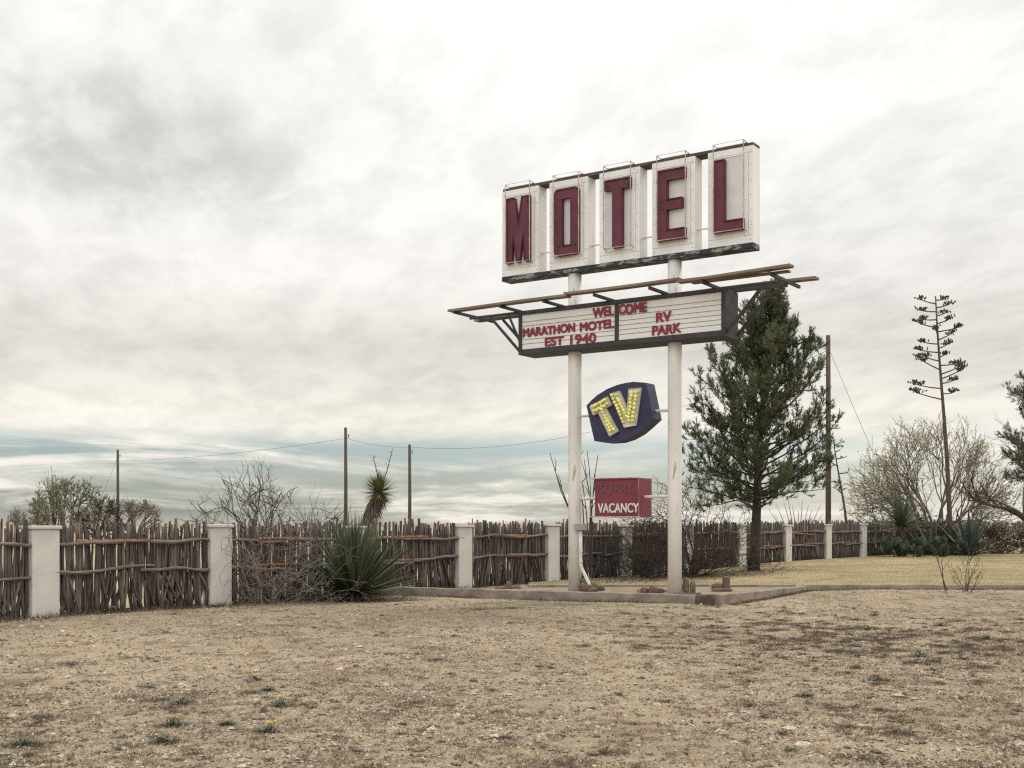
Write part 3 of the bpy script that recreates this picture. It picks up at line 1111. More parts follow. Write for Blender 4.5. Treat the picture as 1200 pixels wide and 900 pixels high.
# TV sign
r = sign_thing('tv_sign', 'navy screen-shaped sign reading TV in yellow bulbs, hung between the posts', 'sign', (2.75, 0.17, 3.06))
out = [(2.008, 3.806), (2.12, 3.905), (2.255, 4.000), (2.478, 4.105), (2.698, 4.168), (2.872, 4.195), (3.045, 4.207), (3.323, 4.169), (3.484, 3.48),
       (3.302, 3.337), (3.131, 3.215), (2.915, 3.117), (2.698, 3.066), (2.433, 3.060), (2.188, 3.103)]
s = SB()
s.prism(out, 0.0, 0.34)
s.done('cabinet', M['tv_navy'], r, recalc=True)
TVL = {'T': [(2.119, 3.776), (2.511, 3.951), (2.600, 3.784), (2.475, 3.728), (2.74, 3.27), (2.560, 3.178), (2.309, 3.648), (2.200, 3.604)],
       'V': [(2.570, 4.000), (2.768, 4.045), (2.945, 3.69), (2.985, 4.071), (3.235, 4.075), (3.12, 3.36), (2.885, 3.333)]}
ROWS = {'T': [((2.17, 3.755), (2.50, 3.90)), ((2.21, 3.665), (2.545, 3.815)), ((2.40, 3.72), (2.61, 3.235)), ((2.455, 3.60), (2.675, 3.275))],
        'V': [((2.62, 3.975), (2.905, 3.395)), ((2.72, 3.975), (2.965, 3.50)), ((3.055, 4.015), (2.985, 3.40)), ((3.165, 4.015), (3.065, 3.40))]}
CNT = {'T': (6, 6, 8, 6), 'V': (9, 8, 9, 8)}
for ch in 'TV':
    s = SB()
    s.prism(TVL[ch], -0.075, 0.004)
    L = s.done('letter', M['tv_white'], r, recalc=True, label='white letter %s studded with yellow bulbs' % ch)
    sub(L, r)
    bm = bmesh.new()
    bm.from_mesh(L.data)
    fr_ = [f for f in bm.faces if len(f.verts) > 4 and f.normal.y < -0.9]
    bmesh.ops.inset_region(bm, faces=fr_, thickness=0.018, depth=-0.03, use_even_offset=True)
    bm.to_mesh(L.data)
    bm.free()
    rnd = random.Random(8)
    for (a, b), n in zip(ROWS[ch], CNT[ch]):
        for i in range(n):
            t = (i + 0.25 + (0.25 if n == 6 else 0)) / n
            u, z = a[0] + (b[0] - a[0]) * t + rnd.uniform(-0.008, 0.008), a[1] + (b[1] - a[1]) * t + rnd.uniform(-0.008, 0.008)
            q = SB()
            q.blob((u, -0.085, z), (0.034, 0.045, 0.034), 10, 7)
            q.done('bulb', M['bulb'], L, smooth=True)
for (u0, u1, z) in ((1.74, 2.08, 3.62), (3.42, 3.79, 3.64)):
    SB().tube([(u0, 0.16, z), (u1, 0.16, z)], 0.026, 10).done('bracket', M['conduit'], r, smooth=False)
sign_roots.append(r)

# SORRY / VACANCY sign
r = sign_thing('vacancy_sign', 'small faded red box sign reading SORRY VACANCY, low between the posts', 'sign', (2.70, 0.22, 1.62))
SB().box(2.198, 3.20, 0.0, 0.47, 1.625, 2.363).done('cabinet', M['vac_red'], r, bevel=0.006)
lettering('SORRY', 2.325, 3.06, 2.085, 2.262, -0.001, 0.014, M['neon_grey'], r, bold=0.0, name='letter', seed=11)
lettering('VACANCY', 2.27, 3.17, 1.70, 1.885, -0.001, 0.012, M['letter_white'], r, bold=0.005, seed=12)
s = SB()
s.box(2.195, 3.203, -0.016, -0.002, 2.345, 2.366)
s.box(2.195, 3.203, -0.016, -0.002, 1.622, 1.640)
s.done('edge_trim', M['vac_red'], r)
for d, us in ((-0.13, (2.165, 3.235)), (0.60, (2.165, 3.262))):
    s = SB()
    zt, zb_ = 2.368, 1.62
    s.tube([(us[0], d, zb_), (us[0], d, zt), (us[1], d, zt), (us[1], d, zb_), (us[0], d, zb_)], 0.010, 6)
    for q in us:
        s.tube([(q, d, zt), (min(max(q, 2.21), 3.19), 0.0 if d < 0 else 0.47, zt - 0.012)], 0.009, 6)
        s.tube([(q, d, zb_), (min(max(q, 2.21), 3.19), 0.0 if d < 0 else 0.47, zb_ + 0.012)], 0.009, 6)
    s.done('guard_frame', M['rod'], r)
for (u0, u1, z) in ((1.74, 2.23, 1.985), (3.17, 3.76, 2.005)):
    SB().tube([(u0, 0.18, z), (u1, 0.18, z)], 0.028, 10).done('bracket', M['conduit'], r)
sign_roots.append(r)


# ------------------------------------------------------------------ vegetation builders
def rand_dir(rnd):
    while True:
        v = Vector((rnd.uniform(-1, 1), rnd.uniform(-1, 1), rnd.uniform(-1, 1)))
        if 0.05 < v.length < 1:
            return v.normalized()


def grow(mb, rnd, p, d, L, r, depth, o, tips=None):
    """recursive branch: o = dict(seg, wob, up, kids, spread, ratio, rratio, sides)"""
    n = o.get('seg', 4)
    pts, rad = [p.copy()], [r]
    q, dd = p.copy(), d.normalized()
    spawn = []
    for i in range(n):
        dd = (dd + rand_dir(rnd) * o.get('wob', 0.2) + Vector((0, 0, o.get('up', 0.05)))).normalized()
        q = q + dd * (L / n)
        pts.append(q.copy())
        rad.append(max(r * (1 - 0.55 * (i + 1) / n), o.get('rmin', 0.002)))
        if i >= o.get('first', 0):
            spawn.append((q.copy(), dd.copy(), rad[-1]))
    if depth == 0:
        rad[-1] = o.get('rmin', 0.002) * 0.6
    mb.tube(pts, rad, max(3, o.get('sides', 5) - (0 if r > 0.02 else 2)), cap=False)
    if tips is not None and depth <= o.get('tipdepth', 0):
        tips.append((pts, dd.copy()))
    if depth > 0:
        k = o.get('kids', 4)
        if isinstance(k, (list, tuple)):
            k = k[min(depth - 1, len(k) - 1)]
        for j in range(k):
            sp, sd, sr = spawn[-1] if j == 0 else rnd.choice(spawn)
            ax = sd.cross(rand_dir(rnd))
            if ax.length < 1e-3:
                continue
            an = rnd.uniform(*o.get('spread', (0.35, 0.9))) * (0.5 if j == 0 else 1)
            nd = Matrix.Rotation(an, 3, ax.normalized()) @ sd
            grow(mb, rnd, sp, nd, L * o.get('ratio', 0.65) * rnd.uniform(0.7, 1.2), sr * o.get('rratio', 0.75), depth - 1, o, tips)


def spike_head(mb, rnd, c, n, L, w, lo, hi, droop=0.15, up_bias=1.0, seg=3):
    """blades radiating from c; lo, hi are elevation limits in degrees"""
    for i in range(n):
        az = rnd.uniform(0, 2 * math.pi)
        el = math.radians(lo + (hi - lo) * rnd.random() ** (1 / up_bias))
        d = Vector((math.cos(az) * math.cos(el), math.sin(az) * math.cos(el), math.sin(el)))
        s = (d.cross(Vector((0, 0, 1))) + rand_dir(rnd) * 0.5)
        mb.blade(Vector(c) + d * 0.04, d, L * rnd.uniform(0.72, 1.1), w * rnd.uniform(0.8, 1.2), droop * rnd.uniform(0.2, 1.6), seg, side=s)


# pine on the lawn
def make_pine(name, label, loc, H, prof, lean, n_br, seed, tuft=(0.085, 0.145), z_lo=1.75):
    rnd = random.Random(seed)
    root = thing(name, label, 'tree', loc)
    wood, fol = MB(), MB()
    pts, rad = [], []
    for i in range(13):
        t = i / 12
        pts.append(Vector((lean * t ** 1.3 + 0.03 * math.sin(t * 9), 0.04 * math.sin(t * 7), H * t * 0.97 - (0.05 if i == 0 else 0))))
        rad.append((0.145 * H / 8) * (1 - t) ** 0.8 * (1.28 if i == 0 else 1.0) + 0.012)

    def axis_at(z):
        t = max(0, min(1, z / (H * 0.97)))
        return Vector((lean * t ** 1.3 + 0.03 * math.sin(t * 9), 0.04 * math.sin(t * 7), z))

    def radius_at(z):
        for (z0, r0), (z1, r1) in zip(prof, prof[1:]):
            if z0 <= z <= z1:
                return r0 + (r1 - r0) * (z - z0) / (z1 - z0)
        return 0.1
    MB_t = MB()
    MB_t.tube(pts, rad, 12)
    trunk = MB_t.build('trunk', M['bark'], root, smooth=True)

    def shoot(p, d, n=19):
        # a bottle-brush shoot: needles pointing forward all round a short axis
        L0 = rnd.uniform(0.12, 0.24)
        for k in range(n):
            t = (k / n) ** 0.8
            nd = (d * 0.9 + rand_dir(rnd) * 0.8).normalized()
            s = nd.cross(rand_dir(rnd))
            if s.length < 1e-3:
                continue
            s = s.normalized() * 0.0085
            b0 = p + d * L0 * t
            fol.tri(b0 - s, b0 + s, b0 + nd * rnd.uniform(*tuft) * (1.15 - 0.4 * t))

    def twig(p, d, L, n_sh):
        pts_, q_, d_ = [p], p.copy(), d.copy()
        for k in range(4):
            d_ = (d_ + rand_dir(rnd) * 0.22 + Vector((0, 0, 0.10))).normalized()
            q_ = q_ + d_ * L / 4
            pts_.append(q_.copy())
        wood.tube(pts_, [0.010, 0.008, 0.006, 0.005, 0.003], 3, cap=False)
        for k in range(n_sh):
            f = 1.0 if k == 0 else rnd.uniform(0.25, 1.0)
            i_ = min(3, int(f * 4))
            pp = pts_[i_].lerp(pts_[i_ + 1], f * 4 - i_)
            sd_ = (d_ + rand_dir(rnd) * (0.25 if k == 0 else 0.9) + Vector((0, 0, 0.45))).normalized()
            if math.hypot(pp.x - lean * 0.6, pp.y) < 0.42 and rnd.random() < 0.75:
                continue
            shoot(pp, sd_)
    az = 0.0
    for i in range(n_br):
        t = (i + 0.5) / n_br
        z = z_lo + (H * 0.97 - z_lo) * t ** 1.12 + rnd.uniform(-0.15, 0.15)
        az += 2.4 + rnd.uniform(-0.6, 0.6)
        el0 = math.radians(4 + 50 * t + rnd.uniform(-10, 12))
        p = axis_at(z)
        zt = z + 0.5 * radius_at(min(z, H)) * math.tan(el0)
        L = max(0.3, radius_at(min(zt, H * 0.98)) * rnd.choice((0.5, 0.75, 0.88, 0.95, 1.0)) * rnd.uniform(0.9, 1.04)) / max(0.6, math.cos(el0))
        d = Vector((math.cos(az) * math.cos(el0), math.sin(az) * math.cos(el0), math.sin(el0)))
        bp, br = [p], [0.008 + 0.010 * L]
        q, dd = p.copy(), d.copy()
        n = 8
        nodes = []
        for k in range(n):
            dd = (dd + rand_dir(rnd) * 0.18 + Vector((0, 0, 0.06))).normalized()
            q = q + dd * L / n
            bp.append(q.copy())
            br.append((0.008 + 0.010 * L) * (1 - 0.85 * (k + 1) / n))
            nodes.append((q.copy(), dd.copy(), (k + 1) / n))
        wood.tube(bp, br, 5, cap=False)
        for (bq, bd, s) in nodes:
            if s < 0.3:
                continue
            for side in range(3):
                if rnd.random() < 0.18:
                    continue
                ax = bd.cross(rand_dir(rnd))
                if ax.length < 1e-3:
                    continue
                sd = Matrix.Rotation(rnd.uniform(0.45, 1.15), 3, ax.normalized()) @ bd
                sd = (sd + Vector((0, 0, rnd.uniform(0.0, 0.35)))).normalized()
                SL = rnd.uniform(0.2, 0.52) * (1.15 - 0.5 * s) * min(1.0, 0.55 + L / 2.4)
                twig(bq, sd, SL, rnd.choice((3, 4, 4, 5)))
        shoot(q, (dd + Vector((0, 0, 0.3))).normalized())
    for k in range(16):
        z = H * rnd.uniform(0.92, 1.0)
        shoot(axis_at(z) + rand_dir(rnd) * 0.10, Vector((rnd.uniform(-0.4, 0.4), rnd.uniform(-0.4, 0.4), 1)).normalized(), 14)
    wood.build('branch_frame', M['bark'], root, smooth=True)
    fol.build('crown', M['needle'], root)
    return root


PZ = 34.6
pl = (px_x(883, PZ), PZ, lawn_z(px_x(883, PZ), PZ))
make_pine('pine_tree', 'open-crowned dark green pine standing on the lawn behind the right sign post', pl, 7.95,
          [(0, 0.9), (1.5, 1.4), (2.0, 2.2), (2.6, 2.55), (3.4, 2.5), (4.6, 2.3), (5.4, 2.05), (6.1, 1.6), (6.8, 1.05), (7.4, 0.6), (7.8, 0.3), (8.2, 0.12)], 0.5, 142, 29)


def bush(name, label, cat, loc, mkey, n, L, o, lo=30, hi=85, depth=2, r=0.02, seed=1, group=None, base_r=0.15, leafmat=None, leaves=0, leaf=(0.02, 0.03), az_lim=None, tipdepth=0, woodname='stem_tangle', dome=0.0):
    rnd = random.Random(seed)
    root = thing(name, label, cat, loc, 0, group)
    mb = MB()
    tips = []
    o = dict(o)
    o['tipdepth'] = tipdepth
    for i in range(n):
        az = rnd.uniform(*(az_lim or (0, 2 * math.pi)))
        el = math.radians(rnd.uniform(lo, hi))
        d = Vector((math.cos(az) * math.cos(el), math.sin(az) * math.cos(el), math.sin(el)))
        b = Vector((math.cos(az) * base_r * rnd.random(), math.sin(az) * base_r * rnd.random(), -0.04))
        grow(mb, rnd, b, d, L * (1 - dome * (1 - math.sin(el))) * rnd.uniform(0.78, 1.12), r * rnd.uniform(0.7, 1.2), depth, o, tips)
    mb.build(woodname, M[mkey], root, smooth=True)
    if leafmat:
        lf = MB()
        for k in range(leaves):
            pts, d = rnd.choice(tips)
            i = rnd.randrange(len(pts) - 1)
            p = pts[i].lerp(pts[i + 1], rnd.random())
            nd = (d + rand_dir(rnd) * 1.2).normalized()
            s = nd.cross(rand_dir(rnd))
            if s.length < 1e-3:
                continue
            s = s.normalized() * rnd.uniform(*leaf) * 0.5
            e = nd * rnd.uniform(*leaf) * 1.4
            i0 = len(lf.v)
            lf.v += [tuple(p), tuple(p + e * 0.5 + s), tuple(p + e), tuple(p + e * 0.5 - s)]
            lf.f.append((i0, i0 + 1, i0 + 2, i0 + 3))
        lf.build('leaf_cover', M[leafmat], root)
    return root


def dome(name, label, cat, loc, mkey, R, n, r0, seed, group=None, leafmat=None, leaves=0, leaf=(0.03, 0.06), lo=-4, hi=86, jit=0.32, zc=0.3, twig_r=0.006, rag=0.22, inner=0.5):
    """a rounded crown: limbs fan out from the base and divide three times toward a dome of radii R"""
    rnd = random.Random(seed)
    root = thing(name, label, cat, loc, 0, group)
    mb = MB()
    ends = []

    def at(d, f):
        return Vector((d.x * R[0] * f, d.y * R[1] * f, zc + max(-0.15, d.z) * R[2] * f))

    def limb(a, b, ra, rb, seg, bend, up=0.0):
        pts = []
        L = (b - a).length
        side = rand_dir(rnd) * bend * L
        for i in range(seg + 1):
            t = i / seg
            p = a.lerp(b, t) + side * math.sin(math.pi * t) + rand_dir(rnd) * L * 0.025
            p.z += up * L * math.sin(math.pi * t)
            pts.append(p)
        pts[0] = a
        mb.tube(pts, [ra + (rb - ra) * i / seg for i in range(seg + 1)], 6 if ra > 0.03 else (4 if ra > 0.012 else 3), cap=False)
        return pts

    def on(pts, t):
        q = t * (len(pts) - 1)
        i = min(len(pts) - 2, int(q))
        return pts[i].lerp(pts[i + 1], q - i)

    def turn(d, j):
        e = (d + rand_dir(rnd) * j)
        return e.normalized()
    for i in range(n[0]):
        az = 2 * math.pi * (i * 0.618 + rnd.uniform(-0.06, 0.06))
        sl = math.sin(math.radians(lo)) + (math.sin(math.radians(hi)) - math.sin(math.radians(lo))) * rnd.random() ** 0.9
        cl = math.sqrt(max(0, 1 - sl * sl))
        d = Vector((math.cos(az) * cl, math.sin(az) * cl, sl))
        base = Vector((rnd.uniform(-0.12, 0.12), rnd.uniform(-0.12, 0.12), -0.05))
        p1 = limb(base, at(d, inner * rnd.uniform(0.9, 1.3)), r0 * rnd.uniform(0.7, 1.1), r0 * 0.42, 6, 0.07, 0.05)
        for j in range(n[1]):
            d2 = turn(d, jit * 1.35)
            a = on(p1, rnd.uniform(0.4, 1.0) if j else 1.0)
            p2 = limb(a, at(d2, rnd.uniform(0.8, 0.8 + rag * 0.7)), r0 * 0.36, twig_r * 1.5, 5, 0.08, 0.02)
            for k in range(n[2]):
                d3 = turn(d2, jit)
                a3 = on(p2, rnd.uniform(0.2, 0.95))
                b3 = a3.lerp(at(d3, rnd.uniform(1.0 - rag, 1.0 + rag * 0.45)), rnd.uniform(0.6, 1.0))
                p3 = limb(a3, b3, twig_r * 1.7, twig_r * 0.8, 4, 0.1)
                ends.append(p3)
                for m_ in range(n[3]):
                    a4 = on(p3, rnd.uniform(0.25, 1.0))
                    b4 = a4 + (turn(d3, 0.9) + Vector((0, 0, 0.15))) * R[2] * rnd.uniform(0.05, 0.13)
                    ends.append(limb(a4, b4, twig_r * 0.95, twig_r * 0.55, 2, 0.12))
    mb.build('limb_frame', M[mkey], root, smooth=True)
    if leafmat:
        lf = MB()
        for k in range(leaves):
            p = on(rnd.choice(ends), rnd.uniform(0.3, 1.0)) + rand_dir(rnd) * leaf[0] * 0.6
            nd = rand_dir(rnd)
            s = nd.cross(rand_dir(rnd))
            if s.length < 1e-3:
                continue
            s = s.normalized() * rnd.uniform(*leaf) * 0.5
            e = nd * rnd.uniform(*leaf)
            i0 = len(lf.v)
            lf.v += [tuple(p), tuple(p + e * 0.5 + s), tuple(p + e), tuple(p + e * 0.5 - s)]
            lf.f.append((i0, i0 + 1, i0 + 2, i0 + 3))
        lf.build('leaf_cover', M[leafmat], root)
    return root


# big dark shrub right of the right post
o_dense = dict(seg=4, wob=0.30, up=0.0, kids=(4, 4, 4), spread=(0.3, 1.0), ratio=0.66, rratio=0.66, rmin=0.0052, sides=4)
Z = 32.5
bush('dark_shrub', 'large dark brown leafless shrub between the right sign post and the pine trunk', 'shrub', (px_x(812, Z), Z, 0.08), 'twig_dark', 25, 1.35, o_dense, 12, 88, 3, 0.026, 31, 'dark shrubs along the fence', 0.35, 'dead_leaf', 3500, (0.015, 0.032), tipdepth=1)
Z = 31.5
bush('dark_shrub', 'dark brown leafless shrub under the red VACANCY sign, left of the right post', 'shrub', (px_x(765, Z), Z, 0.06), 'twig_dark', 21, 0.82, o_dense, 12, 85, 3, 0.02, 32, 'dark shrubs along the fence', 0.35, 'dead_leaf', 2000, (0.015, 0.03), tipdepth=1)
# ocotillo behind the left post
rnd = random.Random(5)
Z = 27.2
r = thing('ocotillo', 'thin wand-like ocotillo rising behind the left sign post', 'plant', (px_x(690, Z), Z, 0.03))
mb = MB()
for (tx, ty, bx) in ((643, 530, -0.05), (652, 555, -0.03), (668, 520, 0.0), (684, 540, 0.02), (688, 528, 0.03), (699, 533, 0.04), (681, 560, 0.0), (697, 556, 0.05), (660, 575, -0.04)):
    tip = Vector((px_x(tx, Z) - r.location.x, rnd.uniform(-0.4, 0.4), px_z(ty, Z) - 0.03))
    pts = []
    for k in range(8):
        t = k / 7
        p = Vector((bx, 0, 0)).lerp(tip, t)
        p.x += -math.copysign(0.16, tip.x) * math.sin(t * math.pi) * 0.5 + rnd.uniform(-0.03, 0.03)
        pts.append(p)
    mb.tube(pts, [0.022 - 0.002 * k for k in range(8)], 5)
    for k in (4, 5, 6):
        if rnd.random() < 0.6:
            e = pts[k] + Vector((rnd.uniform(-0.25, 0.25), rnd.uniform(-0.1, 0.1), rnd.uniform(0.2, 0.45)))
            mb.tube([pts[k], pts[k].lerp(e, 0.5) + rand_dir(rnd) * 0.02, e], [0.01, 0.008, 0.004], 4)
mb.build('wand_stem', M['twig_dark'], r, smooth=True)

# bare shrub behind the fence at left
Z = 25.6
o_open = dict(seg=6, wob=0.2, up=-0.035, kids=(5, 5, 5), spread=(0.4, 1.1), ratio=0.42, rratio=0.62, rmin=0.0048, sides=5, first=1)
dome('bare_shrub', 'wide bare shrub fanning out above the fence, behind the second white pillar', 'shrub', (px_x(310, Z), Z, 0.0), 'twig_dark', (2.35, 1.4, 2.35), (15, 3, 4, 3), 0.027, 44, lo=14, hi=86, jit=0.30, zc=0.25, twig_r=0.0044, rag=0.42, inner=0.66)
# grey tangle in front of the fence
Z = 22.35
o_tangle = dict(seg=6, wob=0.33, up=-0.03, kids=(3, 4, 3), spread=(0.3, 1.1), ratio=0.62, rratio=0.7, rmin=0.0035, sides=5)
bush('dead_brush', 'tangled grey dead brush leaning on the fence left of the green sotol', 'shrub', (px_x(310, Z), Z, 0.0), 'twig_grey', 22, 1.02, o_tangle, 20, 88, 3, 0.015, 51, None, 0.45)
Z = 22.75
bush('dead_brush', 'sprawling arching grey twigs reaching against the left side of the green sotol', 'shrub', (px_x(330, Z), Z, 0.0), 'twig_grey', 15, 0.85, o_tangle, 15, 75, 3, 0.014, 52, None, 0.35)

# sotol
Z = 23.3
r = thing('sotol_plant', 'big green spiky sotol in front of the fence at left', 'plant', (px_x(415, Z), Z, 0.0))
rnd = random.Random(61)
mb = MB()
spike_head(mb, rnd, (0, 0, 0.10), 580, 1.54, 0.046, 6, 89, 0.06, 1.3, 4)
mb.build('blade_crown', M['sotol'], r)
mb = MB()
spike_head(mb, rnd, (0, 0, 0.10), 190, 0.95, 0.028, -8, 20, 0.5, 1.0, 3)
mb.build('dead_skirt', M['thatch'], r)
r = MB()
for k in range(420):
    az, q = rnd.uniform(0, 6.28), rnd.random() ** 0.6
    x, y = px_x(425, 23.2) + 1.15 * q * math.cos(az), 23.1 + 0.42 * q * math.sin(az)
    d = Vector((rnd.uniform(-1, 1), rnd.uniform(-1, 1), rnd.uniform(0.0, 0.35)))
    r.blade((x, y, ground_z(x, y) + 0.02 + 0.10 * (1 - q)), d, rnd.uniform(0.15, 0.5), 0.018, 0.4, 2)
stuff(r.build('leaf_litter', M['dead_leaf']), 'brown heap of fallen dry leaves round the foot of the green sotol', 'leaf litter')

# leaning yucca behind the fence
Z = 27.5
r = thing('tree_yucca', 'leaning shaggy yucca with one green head, rising above the fence', 'plant', (px_x(424, Z), Z, 0.0))
rnd = random.Random(71)
bx = r.location.x
path = [Vector((px_x(p, Z) - bx, 0, z)) for p, z in ((420, 0), (422, 0.7), (427, 1.35), (436, 1.85), (444, 2.2))]
mb = MB()
mb.tube(path, [0.12, 0.12, 0.13, 0.13, 0.10], 10)
mb.build('trunk', M['thatch'], r, smooth=True)
mb = MB()
for k in range(900):
    t = rnd.uniform(0.25, 1.0) * 3.99
    i = int(t)
    p = path[i].lerp(path[i + 1], t - i)
    az = rnd.uniform(0, 6.28)
    d = Vector((math.cos(az), math.sin(az), -1.0 - 1.4 * rnd.random()))
    mb.blade(p + Vector((math.cos(az), math.sin(az), 0)) * 0.11, d, rnd.uniform(0.18, 0.42), 0.024, 0.3, 2)
mb.build('dead_skirt', M['thatch'], r)
mb = MB()
spike_head(mb, rnd, path[-1], 460, 0.47, 0.026, -35, 90, 0.12, 1.0, 2)
mb.build('blade_crown', M['yucca'], r)
for (tx, ty) in ((437, 533), (460, 526)):
    tip = Vector((px_x(tx, Z) - bx, 0, px_z(ty, Z)))
    mb = MB()
    m_ = path[-1].lerp(tip, 0.5) + Vector((0.03, 0, 0))
    mb.tube([path[-1], m_, tip], [0.014, 0.011, 0.006], 5)
    for k in range(5):
        q = path[-1].lerp(tip, 0.55 + 0.09 * k)
        mb.tube([q, q + Vector((rnd.choice((-1, 1)) * 0.06, 0, 0.06))], [0.006, 0.003], 4)
    mb.build('flower_stalk', M['stalk'], r)


# utility poles and their wires
def pole(label, px, top_py, Z, rad, extra=None):
    x = px_x(px, Z)
    h = px_z(top_py, Z)
    r = thing('utility_pole', label, 'pole', (x, Z, 0), 0, 'wooden utility poles behind the fence')
    mb = MB()
    mb.tube([(0, 0, -0.1), (0.01, 0, h * 0.5), (0.0, 0, h)], [rad * 1.15, rad, rad * 0.85], 12)
    mb.build('shaft', M['pole_wood'], r, smooth=True)
    return r, Vector((x, Z, h))


p1, t1 = pole('thin dark wooden pole farthest left, above the distant trees', 138, 527, 80, 0.095)
p2, t2 = pole('wooden pole rising behind the green sotol, taller of two near the yucca', 405, 501, 60, 0.088)
p3, t3 = pole('wooden pole just right of the leaning yucca', 480, 521, 70, 0.098)
p4, t4 = pole('tall thick brown pole to the right of the pine', 970.5, 393, 48, 0.105)
for (r, top) in ((p2, t2), (p3, t3), (p1, t1)):
    mb = MB()
    mb.tube([(0.09, -0.02, top.z - 0.5), (0.16, -0.02, top.z - 0.5), (0.16, -0.02, top.z - 0.42)], 0.018, 6)
    mb.blob((0.16, -0.02, top.z - 0.39), (0.04, 0.04, 0.05), 8, 5)
    mb.build('insulator', M['lamp_dark'], r)
mb = MB()
mb.tube([(-0.09, 0, t4.z - 1.28), (-0.24, -0.03, t4.z - 1.26)], 0.016, 6)
arm = mb.build('lamp_arm', M['lamp_dark'], p4)
mb = MB()
mb.prism([(-0.44, -0.09), (-0.36, 0.08), (-0.20, 0.13), (-0.20, -0.02), (-0.25, -0.13)], -0.09, 0.09)
mb.v = [(x, y, z + t4.z - 1.27) for x, y, z in mb.v]
lampo = mb.build('floodlight', M['lamp_dark'], p4, recalc=True)
for z in (0.55, 0.9, 1.6):
    mb = MB()
    mb.tube([(-0.10, -0.04, t4.z - z), (-0.17, -0.05, t4.z - z)], 0.02, 6)
    mb.build('pole_step', M['lamp_dark'], p4)


def wire(label, a, b, sag, rad=0.011, n=24):
    a, b = Vector(a), Vector(b)
    mb = MB()
    pts = []
    for i in range(n + 1):
        t = i / n
        p = a.lerp(b, t) - a
        p.z -= 4 * sag * t * (1 - t)
        pts.append(p)
    mb.tube(pts, rad, 4)
    return tag(mb.build('overhead_wire', M['wire'], loc=a), label, 'cable', 'wires between the poles')


wire('thin wire strung from the far left pole to the pole behind the sotol', t1 + Vector((0, 0, -0.75)), t2 + Vector((0, 0, -0.55)), 0.22, 0.0075)
wire('short thin wire between the two poles on either side of the yucca', t2 + Vector((0.1, 0, -0.55)), t3 + Vector((0, 0, -0.15)), 0.15, 0.0075)
wire('long sagging wire from the pole beside the yucca toward the tall pole at right', t3 + Vector((0.1, 0, -0.15)), t4 + Vector((0, 0, -0.6)), 1.3, 0.0075, 40)
wire('slanting guy wire running down to the right from the tall pole', t4 + Vector((0.1, 0, -0.7)), (px_x(1078, 48), 48, 0.1), 0.1, 0.0075)
wire('faint guy wire slanting down to the left of the far left pole', t1 + Vector((0, 0, -0.5)), (px_x(96, 80), 80, 0.1), 0.05, 0.0075)


# far trees at left
far = [
    ('distant tree with fresh green leaves, tallest of the far left group', 79, 72, (2.35, 1.8, 2.45), 1.9, 'young_leaf', 11000, (0.04, 0.085), (12, 5, 4, 3), 8, 'twig_tan'),
    ('distant low green tree left of the tallest one at far left', 45, 75, (1.35, 1.1, 1.7), 1.4, 'young_leaf', 3000, (0.04, 0.075), (7, 4, 4, 2), 4, 'twig_tan'),
    ('distant bare brown tree just left of the far left pole', 118, 73, (1.6, 1.3, 2.0), 1.3, None, 0, None, (10, 5, 5, 4), 3, 'twig_brown'),
    ('distant bare brown tree right of the far left pole', 156, 74, (2.0, 1.4, 1.9), 1.3, None, 0, None, (10, 5, 5, 4), 6, 'twig_tan'),
    ('distant sparse grey tree, farthest left behind the fence', 22, 78, (1.0, 0.9, 1.5), 1.0, None, 0, None, (7, 4, 4, 3), 7, 'twig_tan'),
]
for (lab, px, Z, R, zc, lm, nl, sz, n, sd, mk) in far:
    dome('distant_tree', lab, 'tree', (px_x(px, Z), Z, 0.0), mk, R, n, 0.09, 80 + sd, 'far trees beyond the field', lm, nl, sz or (0.1, 0.1), lo=-5, hi=86, jit=0.35, zc=zc, twig_r=0.011, rag=0.3, inner=0.5)
# tall bare poplar-like snag
Z = 72
rnd = random.Random(90)
r = thing('bare_snag', 'thin upright bare treetop poking above the far left green tree', 'tree', (px_x(64, Z), Z, 0))
mb = MB()
for k in range(16):
    az = rnd.uniform(0, 6.28)
    d = Vector((math.cos(az) * 0.14, math.sin(az) * 0.14, 1))
    grow(mb, rnd, Vector((0, 0, rnd.uniform(0, 1.4))), d, rnd.uniform(2.2, 2.9), 0.04, 1, dict(seg=5, wob=0.07, up=0.1, kids=7, spread=(0.15, 0.4), ratio=0.32, rratio=0.5, rmin=0.008, sides=4))
mb.build('limb_frame', M['twig_tan'], r)

# wands and stems behind the fence right of the pine
Z = 50
r = thing('ocotillo', 'thin curved ocotillo wands above the fence between pine and tall pole', 'plant', (px_x(935, Z), Z, 0.0))
mb = MB()
rnd = random.Random(95)
for k in range(12):
    a = -0.5 + k * 0.085 + rnd.uniform(-0.03, 0.03)
    L = rnd.uniform(2.0, 2.7)
    pts = [Vector((math.sin(a) * L * t + 0.25 * a * t * t, rnd.uniform(-0.05, 0.05), L * t * math.cos(a))) for t in (0, 0.25, 0.5, 0.75, 1)]
    mb.tube(pts, [0.026, 0.024, 0.02, 0.016, 0.008], 5)
mb.build('wand_stem', M['twig_grey'], r, smooth=True)


